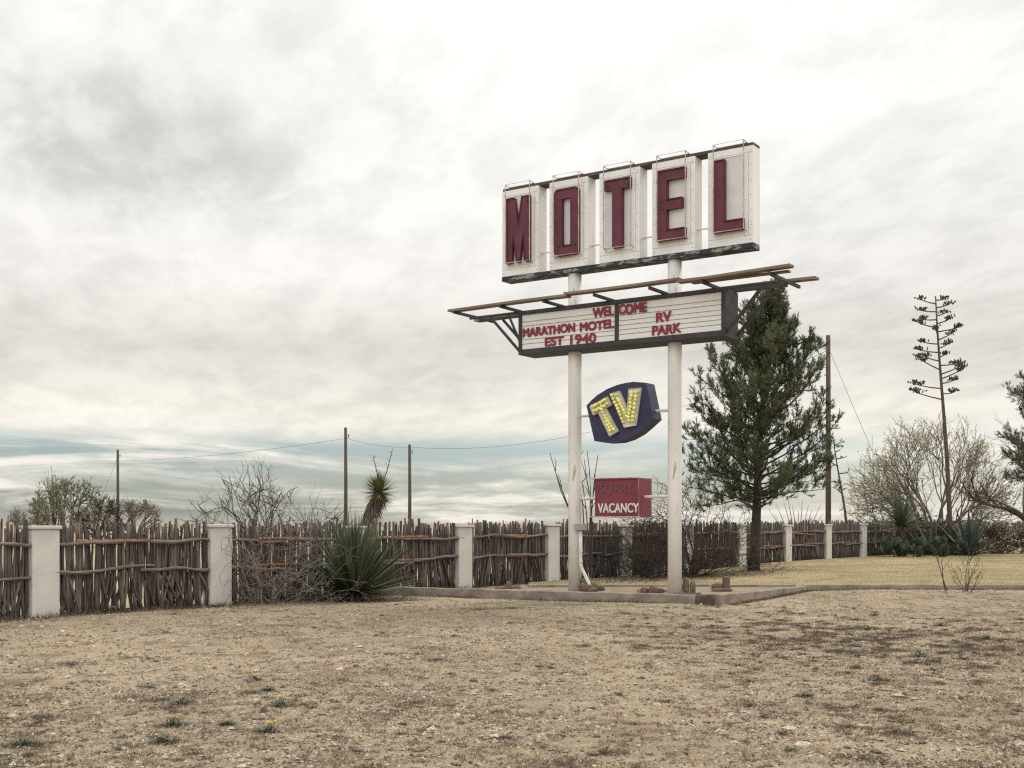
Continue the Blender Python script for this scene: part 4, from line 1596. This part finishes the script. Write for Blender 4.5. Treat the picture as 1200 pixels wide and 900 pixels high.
def agave_stalk(name, label, base, top, r0, n_side, L, seed, start=0.45, caps=18):
    rnd = random.Random(seed)
    root = thing(name, label, 'plant', base)
    top = Vector(top) - Vector(base)
    side = Vector((1, 0, 0))
    mb = MB()
    pts = []
    for i in range(11):
        t = i / 10
        p = top * t
        p.x += 0.06 * math.sin(t * 5)
        pts.append(p)
    mb.tube(pts, [r0 * (1 - 0.78 * i / 10) for i in range(11)], 8)
    mb.build('stalk', M['stalk'], root, smooth=True)
    for k in range(n_side):
        s = start + (0.985 - start) * (k / (n_side - 1)) ** 0.9
        t = s * 10
        i = min(9, int(t))
        p = pts[i].lerp(pts[i + 1], t - i)
        az = (0.0 if k % 2 else math.pi) + rnd.uniform(-1.1, 1.1)
        if k % 5 == 4:
            az += 1.4
        l = L * (1.0 - 0.62 * ((s - start) / (1 - start)) ** 1.3) * rnd.uniform(0.6, 1.2)
        d = Vector((math.cos(az), math.sin(az), rnd.uniform(0.0, 0.25)))
        b = MB()
        ps = [p, p + d * l * 0.4 + Vector((0, 0, 0.02 * l)), p + d * l * 0.75 + Vector((0, 0, 0.06 * l)), p + d * l + Vector((0, 0, 0.13 * l))]
        b.tube(ps, [0.03, 0.026, 0.02, 0.014], 5)
        for m_ in range(int(caps * l + caps * 0.35)):      # flat tray of seed capsules
            q0 = ps[2].lerp(ps[3], rnd.uniform(-0.3, 1.0))
            e = q0 + Vector((math.cos(az) * rnd.uniform(-0.12, 0.2), math.sin(az) * rnd.uniform(-0.12, 0.2), rnd.uniform(0.05, 0.14)))
            e += Vector((rnd.uniform(-0.1, 0.1), rnd.uniform(-0.1, 0.1), 0))
            b.tube([q0, e], [0.009, 0.007], 3)
            for c in range(2):
                b.blob(e + rand_dir(rnd) * 0.04, (0.026, 0.026, 0.045), 5, 3)
        b.build('flower_branch', M['stalk'], root)
    return root


Z = 49.0
agave_stalk('agave_flower_stalk', 'tall dry agave flower stalk with tiered side branches, towering above the bushes', (px_x(1114, Z), Z, 0.2), (px_x(1098, Z), Z, px_z(347, Z)), 0.12, 24, 1.3, 107, 0.60)
Z = 50.5
agave_stalk('agave_flower_stalk', 'thin leaning dry flower stalk beside the tall brown pole', (px_x(995, Z), Z, 0.1), (px_x(978, Z), Z, px_z(512, Z)), 0.075, 7, 0.75, 102, 0.62, 2)

# the rounded leafless bush with pale buds behind it
Z = 53.0
o_round = dict(seg=5, wob=0.16, up=0.03, kids=(5, 5, 4), spread=(0.25, 0.8), ratio=0.58, rratio=0.62, rmin=0.0075, sides=5, first=1)
dome('budding_tree', 'wide rounded tree with pale spring buds behind the tall agave stalk', 'tree', (px_x(1094, Z), Z, 0.15), 'twig_tan', (4.35, 3.4, 5.3), (19, 6, 5, 4), 0.08, 111, None, 'bud', 26000, (0.03, 0.06), lo=3, hi=84, jit=0.27, zc=0.7, twig_r=0.0075, rag=0.12, inner=0.55)
# palm-like yucca
Z = 47.0
r = thing('palm_yucca', 'dark palm-like yucca with a short trunk, at the end of the visible fence', 'plant', (px_x(1056, Z), Z, 0.18))
rnd = random.Random(121)
mb = MB()
mb.tube([(0, 0, -0.05), (0.02, 0, 0.6), (0, 0, 1.2)], [0.2, 0.17, 0.15], 10)
for k in range(200):
    az, z = rnd.uniform(0, 6.28), rnd.uniform(0.35, 1.1)
    mb.blade((0.14 * math.cos(az), 0.14 * math.sin(az), z), (math.cos(az) * 0.5, math.sin(az) * 0.5, -1), rnd.uniform(0.3, 0.5), 0.03, 0.3, 2)
mb.build('trunk', M['thatch'], r)
mb = MB()
spike_head(mb, rnd, (0, 0, 1.2), 250, 1.55, 0.045, -12, 88, 0.3, 1.1, 3)
mb.build('blade_crown', M['sotol'], r)
# agave
for (px, Z, n, L, lab, sd) in ((1135, 48.0, 30, 1.75, 'big grey-green agave with broad upright leaves right of the flower stalk', 131),
                               (1092, 48.5, 18, 1.35, 'smaller dark agave left of the foot of the tall flower stalk', 132)):
    r = thing('agave_plant', lab, 'plant', (px_x(px, Z), Z, 0.2))
    rnd = random.Random(sd)
    mb = MB()
    for k in range(n):
        az = k * 2.4
        el = math.radians(12 + 66 * (k / n) + rnd.uniform(-6, 6))
        d = Vector((math.cos(az) * math.cos(el), math.sin(az) * math.cos(el), math.sin(el)))
        mb.leaf(d * 0.1, d, L * rnd.uniform(0.8, 1.1), 0.2, 0.07, rnd.uniform(-0.1, 0.25))
    mb.build('leaf_rosette', M['agave'], r)
# prickly pears
for (px, Z, n, lab, sd) in ((1042, 46.5, 26, 'low prickly pear clump below the palm-like yucca', 141), (1072, 46.2, 34, 'low wide prickly pear clump between palm-like yucca and agave', 142),
                            (1104, 46.4, 32, 'low prickly pear clump in front of the tall flower stalk', 143)):
    r = thing('prickly_pear', lab, 'cactus', (px_x(px, Z), Z, 0.18), 0, 'prickly pear clumps at the lawn edge')
    rnd = random.Random(sd)
    mb = MB()
    for k in range(n):
        R = Matrix.Rotation(rnd.uniform(0, 3.14), 3, 'Z') @ Matrix.Rotation(rnd.uniform(-0.6, 0.6), 3, 'X')
        lvl = rnd.random()
        mb.blob((max(-0.6, min(0.6, rnd.gauss(0, 0.32))), max(-0.4, min(0.4, rnd.gauss(0, 0.22))), 0.12 + 0.55 * lvl), (0.13, 0.028, 0.17), 9, 6, 0.06, rnd, R)
    mb.build('pad_cluster', M['pad'], r, smooth=True)
# dark brush behind the prickly pears
o_b = dict(seg=4, wob=0.3, up=0.02, kids=(5, 4), spread=(0.3, 0.9), ratio=0.6, rratio=0.65, rmin=0.005, sides=4)
bush('dark_shrub', 'dark twiggy shrub against the fence behind the prickly pears', 'shrub', (px_x(1085, 50), 50, 0.15), 'twig_dark', 24, 0.9, o_b, 20, 85, 3, 0.03, 151, 'dark shrubs along the fence', 0.8, 'dead_leaf', 3000, (0.05, 0.09), tipdepth=1)
bush('dark_shrub', 'reddish-brown twiggy shrub in front of the fence near the right edge', 'shrub', (px_x(1172, 52), 52, 0.15), 'twig_brown', 22, 0.75, o_b, 15, 80, 3, 0.03, 152, 'dark shrubs along the fence', 1.0, 'dead_leaf', 3000, (0.05, 0.09), tipdepth=1)

# trees at the right edge
Z = 50.0
make_pine('pine_tree', 'dark green conifer cut off by the right edge', (px_x(1226, Z), Z, 0.19), px_z(424, Z) - 0.19,
          [(0, 0.7), (2.6, 1.0), (3.6, 1.75), (4.6, 1.9), (6.0, 1.8), (7.2, 1.1), (8.0, 0.4), (8.6, 0.1)], 0.1, 90, 161, z_lo=3.0)
Z = 43.0
r = thing('bare_tree', 'dark bare tree reaching in from the right edge with a low crooked limb', 'tree', (px_x(1232, Z), Z, 0.19))
rnd = random.Random(171)
mb = MB()
bx = r.location.x
P = lambda px, py, dy=0.0: Vector((px_x(px, Z) - bx, dy, px_z(py, Z) - 0.19))
mb.tube([P(1232, 655), P(1226, 630), P(1212, 612), P(1226, 580), P(1236, 540)], [0.19, 0.16, 0.15, 0.11, 0.07], 9)
trk = mb.build('trunk', M['bark'], r, smooth=True)
mb = MB()
o_l = dict(seg=6, wob=0.2, up=0.05, kids=(5, 4, 4), spread=(0.3, 0.9), ratio=0.6, rratio=0.62, rmin=0.005, sides=5, first=1)
limb = [P(1214, 611), P(1200, 607), P(1188, 598), P(1170, 594), P(1150, 590)]
mb.tube(limb, [0.13, 0.12, 0.09, 0.06, 0.03], 7)
for q in limb[1:]:
    for k in range(2):
        grow(mb, rnd, q, Vector((rnd.uniform(-1.1, 0.2), rnd.uniform(-0.6, 0.6), rnd.uniform(0.15, 0.9))), 1.15, 0.04, 2, o_l)
for k in range(6):
    grow(mb, rnd, P(1226, 580 - k * 6), Vector((rnd.uniform(-1, 0.6), rnd.uniform(-0.6, 0.6), rnd.uniform(0.3, 1))), 1.5, 0.05, 2, o_l)
mb.build('limb_frame', M['twig_dark'], r, smooth=True)

# bare saplings at the lawn edging
o_s = dict(seg=5, wob=0.16, up=0.10, kids=(3, 3), spread=(0.4, 0.9), ratio=0.55, rratio=0.62, rmin=0.0035, sides=5, first=1)
bush('bare_sapling', 'small bare many-stemmed sapling in front of the lawn edging at right', 'sapling', (px_x(1132, 24.6), 24.6, 0.07), 'twig_brown', 7, 0.52, o_s, 38, 88, 2, 0.013, 181, None, 0.06)
bush('bare_sapling', 'single crooked bare sapling leaning left of the many-stemmed one', 'sapling', (px_x(1112, 24.7), 24.7, 0.07), 'twig_brown', 2, 0.75, o_s, 66, 84, 1, 0.014, 184, None, 0.05, az_lim=(2.6, 3.6))


# ------------------------------------------------------------------ cacti and stones in the sign bed
def bedthing(kind, label, cat, px, py, zz=0.115):
    Z = F * (EYE - zz) / (py - HORIZON)
    return thing(kind, label, cat, (px_x(px, Z), Z, zz - 0.01))


rnd = random.Random(201)
r = thing('column_cactus', 'three stubby column cacti at the foot of the right sign post', 'cactus', (px_x(804, 22.55), 22.55, 0.158))
for (x, y, rad, h) in ((-0.115, 0, 0.052, 0.25), (0.005, 0.03, 0.058, 0.33), (0.125, 0, 0.054, 0.27)):
    MB().ribbed((x, y, 0), rad, h, 11, 9, 0.14, rnd).build('column', M['cactus'], r, smooth=False)
q = MB()
for k in range(9):
    q.blob((-0.17 + 0.05 * k + rnd.uniform(-0.02, 0.02), -0.13 + rnd.uniform(-0.03, 0.03), 0.0), (0.05, 0.04, 0.04), 7, 5, 0.18, rnd)
tag(q.build('stone_row', M['rock_brown'], loc=r.location), 'dark brown stones ringing the column cacti by the right post', 'stone')
r = thing('barrel_cactus', 'tan and reddish barrel cacti clustered beside the conduit of the left post', 'cactus', (px_x(690, 23.55), 23.55, 0.158))
for (x, y, rad, h, m_) in ((-0.12, -0.16, 0.085, 0.17, 'cactus_red'), (-0.02, -0.2, 0.075, 0.15, 'cactus_red'), (-0.06, 0.16, 0.10, 0.27, 'cactus'), (0.06, 0.1, 0.10, 0.2, 'cactus'), (0.0, 0.3, 0.09, 0.28, 'cactus')):
    MB().ribbed((x, y, 0), rad, h, 12, 8, 0.12, rnd).build('barrel', M[m_], r)
for (px, Z, s, lab) in ((700, 23.95, 0.13, 'dark rounded stone right of the white conduit'), (695, 23.25, 0.09, 'dark flat stone at the end of the white conduit')):
    tag(MB().blob((0, 0, 0.03), (s * 1.15, s * 0.9, s * 0.7), 9, 6, 0.12, rnd).build('stone', M['rock_brown'], loc=(px_x(px, Z), Z, 0.155)), lab, 'stone')
r = thing('hedgehog_cactus', 'low mound of reddish hedgehog cactus between the two sign posts', 'cactus', (px_x(764, 23.2), 23.2, 0.158))
q = MB()
for k in range(18):
    a, d = rnd.uniform(0, 6.28), rnd.random() ** 0.5
    q.ribbed((0.27 * d * math.cos(a), 0.16 * d * math.sin(a), -0.02), rnd.uniform(0.045, 0.065), rnd.uniform(0.09, 0.17) * (1.15 - 0.5 * d), 9, 6, 0.12, rnd)
q.build('stem_mound', M['cactus_red'], r)
q = MB()
for k in range(60):
    a, d = rnd.uniform(0, 6.28), rnd.random() ** 0.5
    q.blade((0.33 * d * math.cos(a), 0.2 * d * math.sin(a), 0.0), (rnd.uniform(-.6, .6), rnd.uniform(-.6, .6), 1), rnd.uniform(0.06, 0.13), 0.012, 0.5, 2)
q.build('dry_grass', M['straw'], r)
r = thing('round_topped_cactus', 'single short cactus with a rounded head near the back edging', 'cactus', (px_x(851, 23.7), 23.7, 0.158))
MB().ribbed((0, 0, 0), 0.085, 0.19, 12, 7, 0.1, rnd).build('column', M['cactus_red'], r)
MB().ribbed((0, 0, 0.15), 0.075, 0.15, 11, 7, 0.1, rnd).build('head', M['cactus_red'], r)
r = thing('barrel_cactus', 'squat dark barrel cactus left of the round-topped one', 'cactus', (px_x(841, 23.75), 23.75, 0.158))
MB().ribbed((0, 0, 0), 0.12, 0.16, 13, 7, 0.12, rnd).build('barrel', M['cactus'], r)
tag(MB().blob((0, 0, 0.02), (0.22, 0.08, 0.05), 10, 5, 0.12, rnd).build('stone', M['rock_brown'], loc=(px_x(846, 23.55), 23.55, 0.155)), 'flat reddish stone in front of the two small cacti', 'stone')
r = thing('stone_heap', 'small heap of brown stones left of the left sign post', 'stone', (px_x(595, 24.7), 24.7, 0.09))
for (x, y, s, h) in ((-0.16, 0, 0.13, 0.07), (0.0, 0.05, 0.12, 0.09), (0.17, -0.02, 0.12, 0.08), (0.02, -0.05, 0.07, 0.15)):
    MB().blob((x, y, h * 0.5), (s, s * 0.8, h), 9, 6, 0.14, rnd).build('stone', M['rock_brown'], r)

# dead branches lying at the foot of the first panel
Z = 20.1
r = thing('fallen_branch', 'grey fallen branches lying at the foot of the leftmost full panel', 'branch', (px_x(108, Z), Z, 0.02))
mb = MB()
for k in range(5):
    x0 = -0.4 + rnd.uniform(-0.1, 0.1)
    pts = [(x0 + 0.2 * i + rnd.uniform(-0.03, 0.03), -0.05 + rnd.uniform(-0.08, 0.08), 0.05 + rnd.uniform(-0.02, 0.06)) for i in range(5)]
    mb.tube(pts, [0.022, 0.02, 0.017, 0.013, 0.008], 6)
mb.build('dead_wood', M['rail'], r, smooth=True)


# ------------------------------------------------------------------ ground cover
def in_bed(x, y):
    # right of the slanting edging line etc.: keep loose things off the bed and lawn
    if y > 25.2 and x > 0.3:
        return True
    if -2.9 < x < 3.75:
        front = 23.47 + (x - 0.28) * (22.02 - 23.47) / (3.40 - 0.28) if x > 0.28 else 24.98 + (x + 2.75) * (23.47 - 24.98) / 3.03
        if y > front - 0.12:
            return True
    if 3.6 <= x < 6.3 and y > 21.9 + (x - 3.7) * (25.16 - 21.9) / (6.13 - 3.7) - 0.12:
        return True
    return False


def behind_fence(x, y):
    return -math.sin(FANG) * (x - FX0) + math.cos(FANG) * (y - FY0) > -0.1


def spot(rnd, near=6.2, farr=27.0):
    while True:
        y = near * (farr / near) ** (rnd.random() ** 0.85)
        x = rnd.uniform(-1, 1) * (0.47 * y + 1.2)
        if not in_bed(x, y) and not behind_fence(x, y):
            return x, y


def density(x, y):
    v = noise.noise(Vector((x * 0.45, y * 0.45, 11.0))) * 0.6 + noise.noise(Vector((x * 1.6, y * 1.6, 3.0))) * 0.55
    v += 0.42 * smoothstep(1.0, 3.0, x) * smoothstep(10, 13, y) * (1 - smoothstep(20, 23, y))
    v += 0.25 * (1 - smoothstep(8, 12, y))
    return v


rnd = random.Random(301)
mb = MB()
for k in range(75000):
    x, y = spot(rnd)
    s = 0.006 + 0.013 * rnd.random() ** 2.5 + (0.03 * rnd.random() if rnd.random() < 0.015 else 0)
    if noise.noise(Vector((x * 0.6, y * 0.6, 21.0))) < rnd.uniform(-0.7, 0.15):
        continue
    b = len(mb.v)
    z = ground_z(x, y)
    a = rnd.uniform(0, 1.57)
    for i in range(5):
        q = s * rnd.uniform(0.7, 1.3)
        mb.v.append((x + q * math.cos(a + i * 1.2566), y + q * math.sin(a + i * 1.2566), z + s * rnd.uniform(-0.1, 0.25)))
    mb.v.append((x + rnd.uniform(-0.3, 0.3) * s, y + rnd.uniform(-0.3, 0.3) * s, z + s * rnd.uniform(0.5, 0.9)))
    for i in range(5):
        mb.f.append((b + i, b + (i + 1) % 5, b + 5))
stuff(mb.build('gravel', M['pebble']), 'scattered pale limestone gravel on the bare ground', 'gravel')

for (nm, mk, cnt, lab, cat, thr, hh, sd) in (('dry_grass', 'straw', 3000, 'thin straw-coloured dry grass tufts over the bare ground', 'grass', 0.02, (0.018, 0.05), 311),
                                             ('dead_weeds', 'litter', 5600, 'grey-brown dead low weeds and litter over the bare ground', 'ground cover', 0.10, (0.012, 0.035), 312)):
    rnd = random.Random(sd)
    mb = MB()
    n = 0
    while n < cnt:
        x, y = spot(rnd)
        if density(x + (5 if sd == 311 else 0), y) < thr + rnd.uniform(-0.22, 0.22):
            n += 0.12
            continue
        n += 1
        z = ground_z(x, y)
        R = rnd.uniform(0.02, 0.06) if rnd.random() < 0.7 else rnd.uniform(0.06, 0.16)
        for k in range(int(14 + R * 320)):
            a, d = rnd.uniform(0, 6.28), rnd.random() ** 0.6 * R
            px, py = x + d * math.cos(a), y + d * math.sin(a)
            h = rnd.uniform(*hh)
            dr = Vector((rnd.uniform(-1, 1), rnd.uniform(-1, 1), rnd.uniform(0.15, 1.1))).normalized()
            sdv = dr.cross(rand_dir(rnd))
            if sdv.length < 1e-3:
                continue
            sdv = sdv.normalized() * rnd.uniform(0.0015, 0.0035)
            p = Vector((px, py, z - 0.004))
            mb.tri(p - sdv, p + sdv, p + dr * h)
    stuff(mb.build(nm, M[mk]), lab, cat)

# flat mats of dead grey weed, gathered most on the right
rnd = random.Random(341)
mb = MB()
n = 0
while n < 420:
    if rnd.random() < 0.4:
        x, y = rnd.gauss(4.4, 1.5), rnd.gauss(15.2, 2.0)
        if in_bed(x, y):
            continue
    else:
        x, y = spot(rnd, 6.4, 24)
        if density(x, y) < rnd.uniform(-0.05, 0.5):
            continue
    n += 1
    R = 0.05 + 0.24 * rnd.random() ** 2
    st = rnd.uniform(0.8, 1.35)
    for k in range(int(60 + 5200 * R * R)):
        a, d = rnd.uniform(0, 6.28), abs(rnd.gauss(0, 0.55)) * R
        px, py = x + d * math.cos(a) * st, y + d * math.sin(a)
        if in_bed(px, py) or behind_fence(px, py):
            continue
        dr = Vector((rnd.uniform(-1, 1), rnd.uniform(-1, 1), rnd.uniform(0.05, 0.8))).normalized()
        sdv = dr.cross(rand_dir(rnd))
        if sdv.length < 1e-3:
            continue
        sdv = sdv.normalized() * rnd.uniform(0.002, 0.004)
        p = Vector((px, py, ground_z(px, py) + rnd.uniform(-0.004, 0.012)))
        mb.tri(p - sdv, p + sdv, p + dr * rnd.uniform(0.015, 0.045))
stuff(mb.build('weed_mats', M['mat_weed']), 'flat dark mats of dead grey weed, thickest on the right of the bare ground', 'ground cover')

# low grey-green growth coming through the dry ground
rnd = random.Random(345)
mb = MB()
n = 0
while n < 190:
    x, y = spot(rnd, 6.4, 20)
    if x < 0 and y > 12 or (0 < x < 2.2 and rnd.random() < 0.6) or noise.noise(Vector((x * 0.8, y * 0.8, 31.0))) < rnd.uniform(-0.3, 0.4):
        continue
    n += 1
    R = 0.02 + 0.09 * rnd.random() ** 2
    for k in range(int(25 + 900 * R)):
        a, d = rnd.uniform(0, 6.28), rnd.random() ** 0.7 * R
        p = Vector((x + d * 1.3 * math.cos(a), y + d * math.sin(a), 0))
        p.z = ground_z(p.x, p.y) - 0.003
        dr = Vector((rnd.uniform(-1, 1), rnd.uniform(-1, 1), rnd.uniform(0.2, 1.2))).normalized()
        sdv = dr.cross(rand_dir(rnd))
        if sdv.length < 1e-3:
            continue
        sdv = sdv.normalized() * rnd.uniform(0.002, 0.004)
        mb.tri(p - sdv, p + sdv, p + dr * rnd.uniform(0.012, 0.045))
stuff(mb.build('low_weeds', M['weed']), 'low grey-green weeds coming up through the dry ground', 'ground cover')

# dark chips of bark and twig strewn over the ground
rnd = random.Random(347)
mb = MB()
for k in range(11000):
    x, y = spot(rnd, 6.3, 25)
    q = 0.006 + 0.014 * rnd.random() ** 2
    a = rnd.uniform(0, 3.14)
    d = Vector((math.cos(a), math.sin(a), rnd.uniform(-0.05, 0.2))) * q * rnd.uniform(0.8, 2.0)
    w_ = Vector((-math.sin(a), math.cos(a), 0)) * q * 0.35
    p = Vector((x, y, ground_z(x, y) + 0.003))
    t_ = Vector((0, 0, q * rnd.uniform(0.35, 0.8)))
    i = len(mb.v)
    mb.v += [tuple(p - d), tuple(p - w_), tuple(p + d), tuple(p + w_), tuple(p + t_)]
    mb.f += [(i, i + 1, i + 4), (i + 1, i + 2, i + 4), (i + 2, i + 3, i + 4), (i + 3, i, i + 4)]
stuff(mb.build('bark_debris', M['litter']), 'dark bits of bark and twig strewn over the bare ground', 'debris')

# larger pale stones
rnd = random.Random(351)
mb = MB()
for k in range(240):
    x, y = spot(rnd, 6.4, 24)
    if x < 0 and rnd.random() < 0.5:
        continue
    q = rnd.uniform(0.018, 0.05)
    mb.blob((x, y, ground_z(x, y) + q * 0.15), (q * rnd.uniform(0.8, 1.6), q * rnd.uniform(0.7, 1.1), q * rnd.uniform(0.35, 0.6)), 7, 5, 0.2, rnd, Matrix.Rotation(rnd.uniform(0, 3), 3, 'Z'))
stuff(mb.build('loose_stone', M['pebble']), 'scattered pale fist-sized loose stones on the bare ground', 'stones')

# dry growth along the foot of the fence and edging
rnd = random.Random(321)
mb = MB()
for k in range(5200):
    t = rnd.uniform(-1.0, 3.0) if rnd.random() < 0.8 else rnd.uniform(3.0, 7)
    x, y = fence_xy(t)
    off = -abs(rnd.gauss(0, 0.22)) - 0.05
    x, y = x - math.sin(FANG) * off, y + math.cos(FANG) * off
    dr = Vector((rnd.uniform(-1, 1), rnd.uniform(-1, 1), rnd.uniform(0.2, 1.4))).normalized()
    s = dr.cross(rand_dir(rnd))
    if s.length < 1e-3:
        continue
    s = s.normalized() * 0.006
    p = Vector((x, y, ground_z(x, y) - 0.005))
    mb.tri(p - s, p + s, p + dr * rnd.uniform(0.05, 0.15))
for k in range(4200):
    t = rnd.random()
    if k % 3 == 0:
        x, y = 3.85 + (6.1 - 3.85) * t + 0.12, 21.85 + (25.1 - 21.85) * t - 0.05
    elif k % 3 == 1:
        x, y = -2.7 + 6.2 * t, (24.98 - 1.51 * (t * 6.2) / 3.03 if t * 6.2 < 3.03 else 23.47 - 1.45 * (t * 6.2 - 3.03) / 3.11) - 0.10
        if noise.noise(Vector((x * 1.3, 3.0, 0.5))) < 0.05:
            continue
    else:
        x, y = 6.2 + 10 * t, 25.1 - 0.2 * t
    x, y = x + rnd.gauss(0, 0.05), y - abs(rnd.gauss(0, 0.07))
    dr = Vector((rnd.uniform(-1, 1), rnd.uniform(-1, 1), rnd.uniform(0.2, 1.4))).normalized()
    s = dr.cross(rand_dir(rnd))
    if s.length < 1e-3:
        continue
    s = s.normalized() * 0.005
    p = Vector((x, y, ground_z(x, y) - 0.005))
    mb.tri(p - s, p + s, p + dr * rnd.uniform(0.03, 0.10))
stuff(mb.build('fence_foot_grass', M['litter']), 'brown dry grass growing along the foot of the fence and the low edging', 'grass')

# short lawn blades
rnd = random.Random(331)
mb = MB()
for k in range(45000):
    y = 25.4 * (56 / 25.4) ** (rnd.random() ** 1.1)
    x = rnd.uniform(0.5, 0.46 * y + 1.5)
    if behind_fence(x, y):
        continue
    z = lawn_z(x, y)
    h = rnd.uniform(0.012, 0.03)
    p = Vector((x, y, z - 0.004))
    a = rnd.uniform(-1, 1)
    s = Vector((math.cos(a), math.sin(a), 0)) * rnd.uniform(0.004, 0.009)
    mb.tri(p - s, p + s, p + Vector((rnd.uniform(-0.03, 0.03), rnd.uniform(-0.03, 0.03), h)))
stuff(mb.build('lawn_grass', M['lawn_blade']), 'short straw-coloured dormant lawn grass', 'grass')
# leaf litter under the dark shrubs and pine
mb = MB()
for k in range(4000):
    cx, cy = rnd.choice(((px_x(770, 31.8), 31.6), (px_x(815, 32.5), 32.2), (px_x(850, 33.5), 33.3), (px_x(883, 34.6), 34.4), (px_x(730, 30), 30.2)))
    x, y = cx + rnd.gauss(0, 0.75), cy + rnd.gauss(0, 0.8)
    z = lawn_z(x, y)
    dr = Vector((rnd.uniform(-1, 1), rnd.uniform(-1, 1), rnd.uniform(0, 0.5))).normalized()
    s = dr.cross(Vector((0, 0, 1))) * rnd.uniform(0.01, 0.02)
    p = Vector((x, y, z + 0.008))
    mb.tri(p - s, p + s, p + dr * rnd.uniform(0.04, 0.09))
stuff(mb.build('shrub_litter', M['dead_leaf']), 'dark fallen leaf litter under the shrubs and pine', 'leaf litter')

# small green weeds, some in flower
WEEDS = [
    (202, 851, 0.10, 1, 'low green weed with a yellow flower head in the left foreground'),
    (192, 870, 0.09, 0, 'plain green weed just below the flowering one in the left foreground'),
    (213, 826, 0.10, 0, 'grey-green weed above the flowering one in the left foreground'),
    (327, 828, 0.10, 1, 'bushy green weed with a few yellow flowers, left of centre'),
    (315, 857, 0.08, 1, 'small weed topped with yellow flowers nearest the bottom, left of centre'),
    (298, 797, 0.07, 1, 'tiny upright weed with one yellow flower, farther back left of centre'),
    (265, 850, 0.06, 0, 'tiny dark green weed between the two flowering weeds at left'),
    (314, 809, 0.06, 0, 'tiny green weed just right of the upright yellow-flowered one'),
    (27, 874, 0.11, 0, 'flat green weed in the bottom left corner'),
    (1077, 770, 0.12, 1, 'green weed with yellow flowers on the right, below the bare saplings'),
    (1015, 738, 0.10, 1, 'small weed with yellow flowers right of the bed corner'),
    (1102, 733, 0.10, 0, 'dark green weed below the foot of the bare saplings'),
    (1029, 798, 0.09, 1, 'upright weed with one yellow flower, lowest on the right'),
    (945, 818, 0.08, 0, 'thin pale weed in the foreground right of centre'),
    (1155, 750, 0.09, 1, 'weed with faint yellow flowers nearest the right edge'),
    (1025, 721, 0.08, 0, 'small dark green weed just right of the slanting edging'),
]
for k, (px, py, s, fl, lab) in enumerate(WEEDS):
    rnd = random.Random(400 + k)
    Z = F * EYE / (py - HORIZON)
    x = px_x(px, Z)
    r = thing('weed_plant', lab, 'weed', (x, Z, ground_z(x, Z)), 0, 'small green weeds on the bare ground')
    mb = MB()
    for i in range(190):
        az = rnd.uniform(0, 6.28)
        b = Vector((math.cos(az), math.sin(az), 0)) * s * rnd.random() * 1.1
        b.z = rnd.uniform(0, 0.6) * s * rnd.random()
        d = Vector((math.cos(az) * 0.8, math.sin(az) * 0.8, rnd.uniform(0.1, 1.1)))
        mb.blade(b, d, s * rnd.uniform(0.25, 0.55), 0.009, 0.4, 2)
    mb.build('foliage', M['weed'], r)
    if fl:
        mb = MB()
        stem = MB()
        for i in range(rnd.randint(3, 7)):
            a, d = rnd.uniform(0, 6.28), rnd.random() * s * 0.7
            c = Vector((d * math.cos(a), d * math.sin(a), s * rnd.uniform(0.6, 0.9)))
            for j in range(6):
                q = Vector((math.cos(j * 1.047), math.sin(j * 1.047), 0.35)) * 0.016
                w_ = Vector((-math.sin(j * 1.047), math.cos(j * 1.047), 0)) * 0.006
                mb.tri(c, c + q + w_, c + q - w_)
            stem.tube([(c.x * 0.8, c.y * 0.8, 0), tuple(c - Vector((0, 0, 0.004)))], 0.0016, 3)
        mb.build('flower_head', M['flower'], r)
        stem.build('flower_stem', M['weed'], r)

for o in bpy.data.objects:
    if '_o' in o.keys():
        del o['_o']
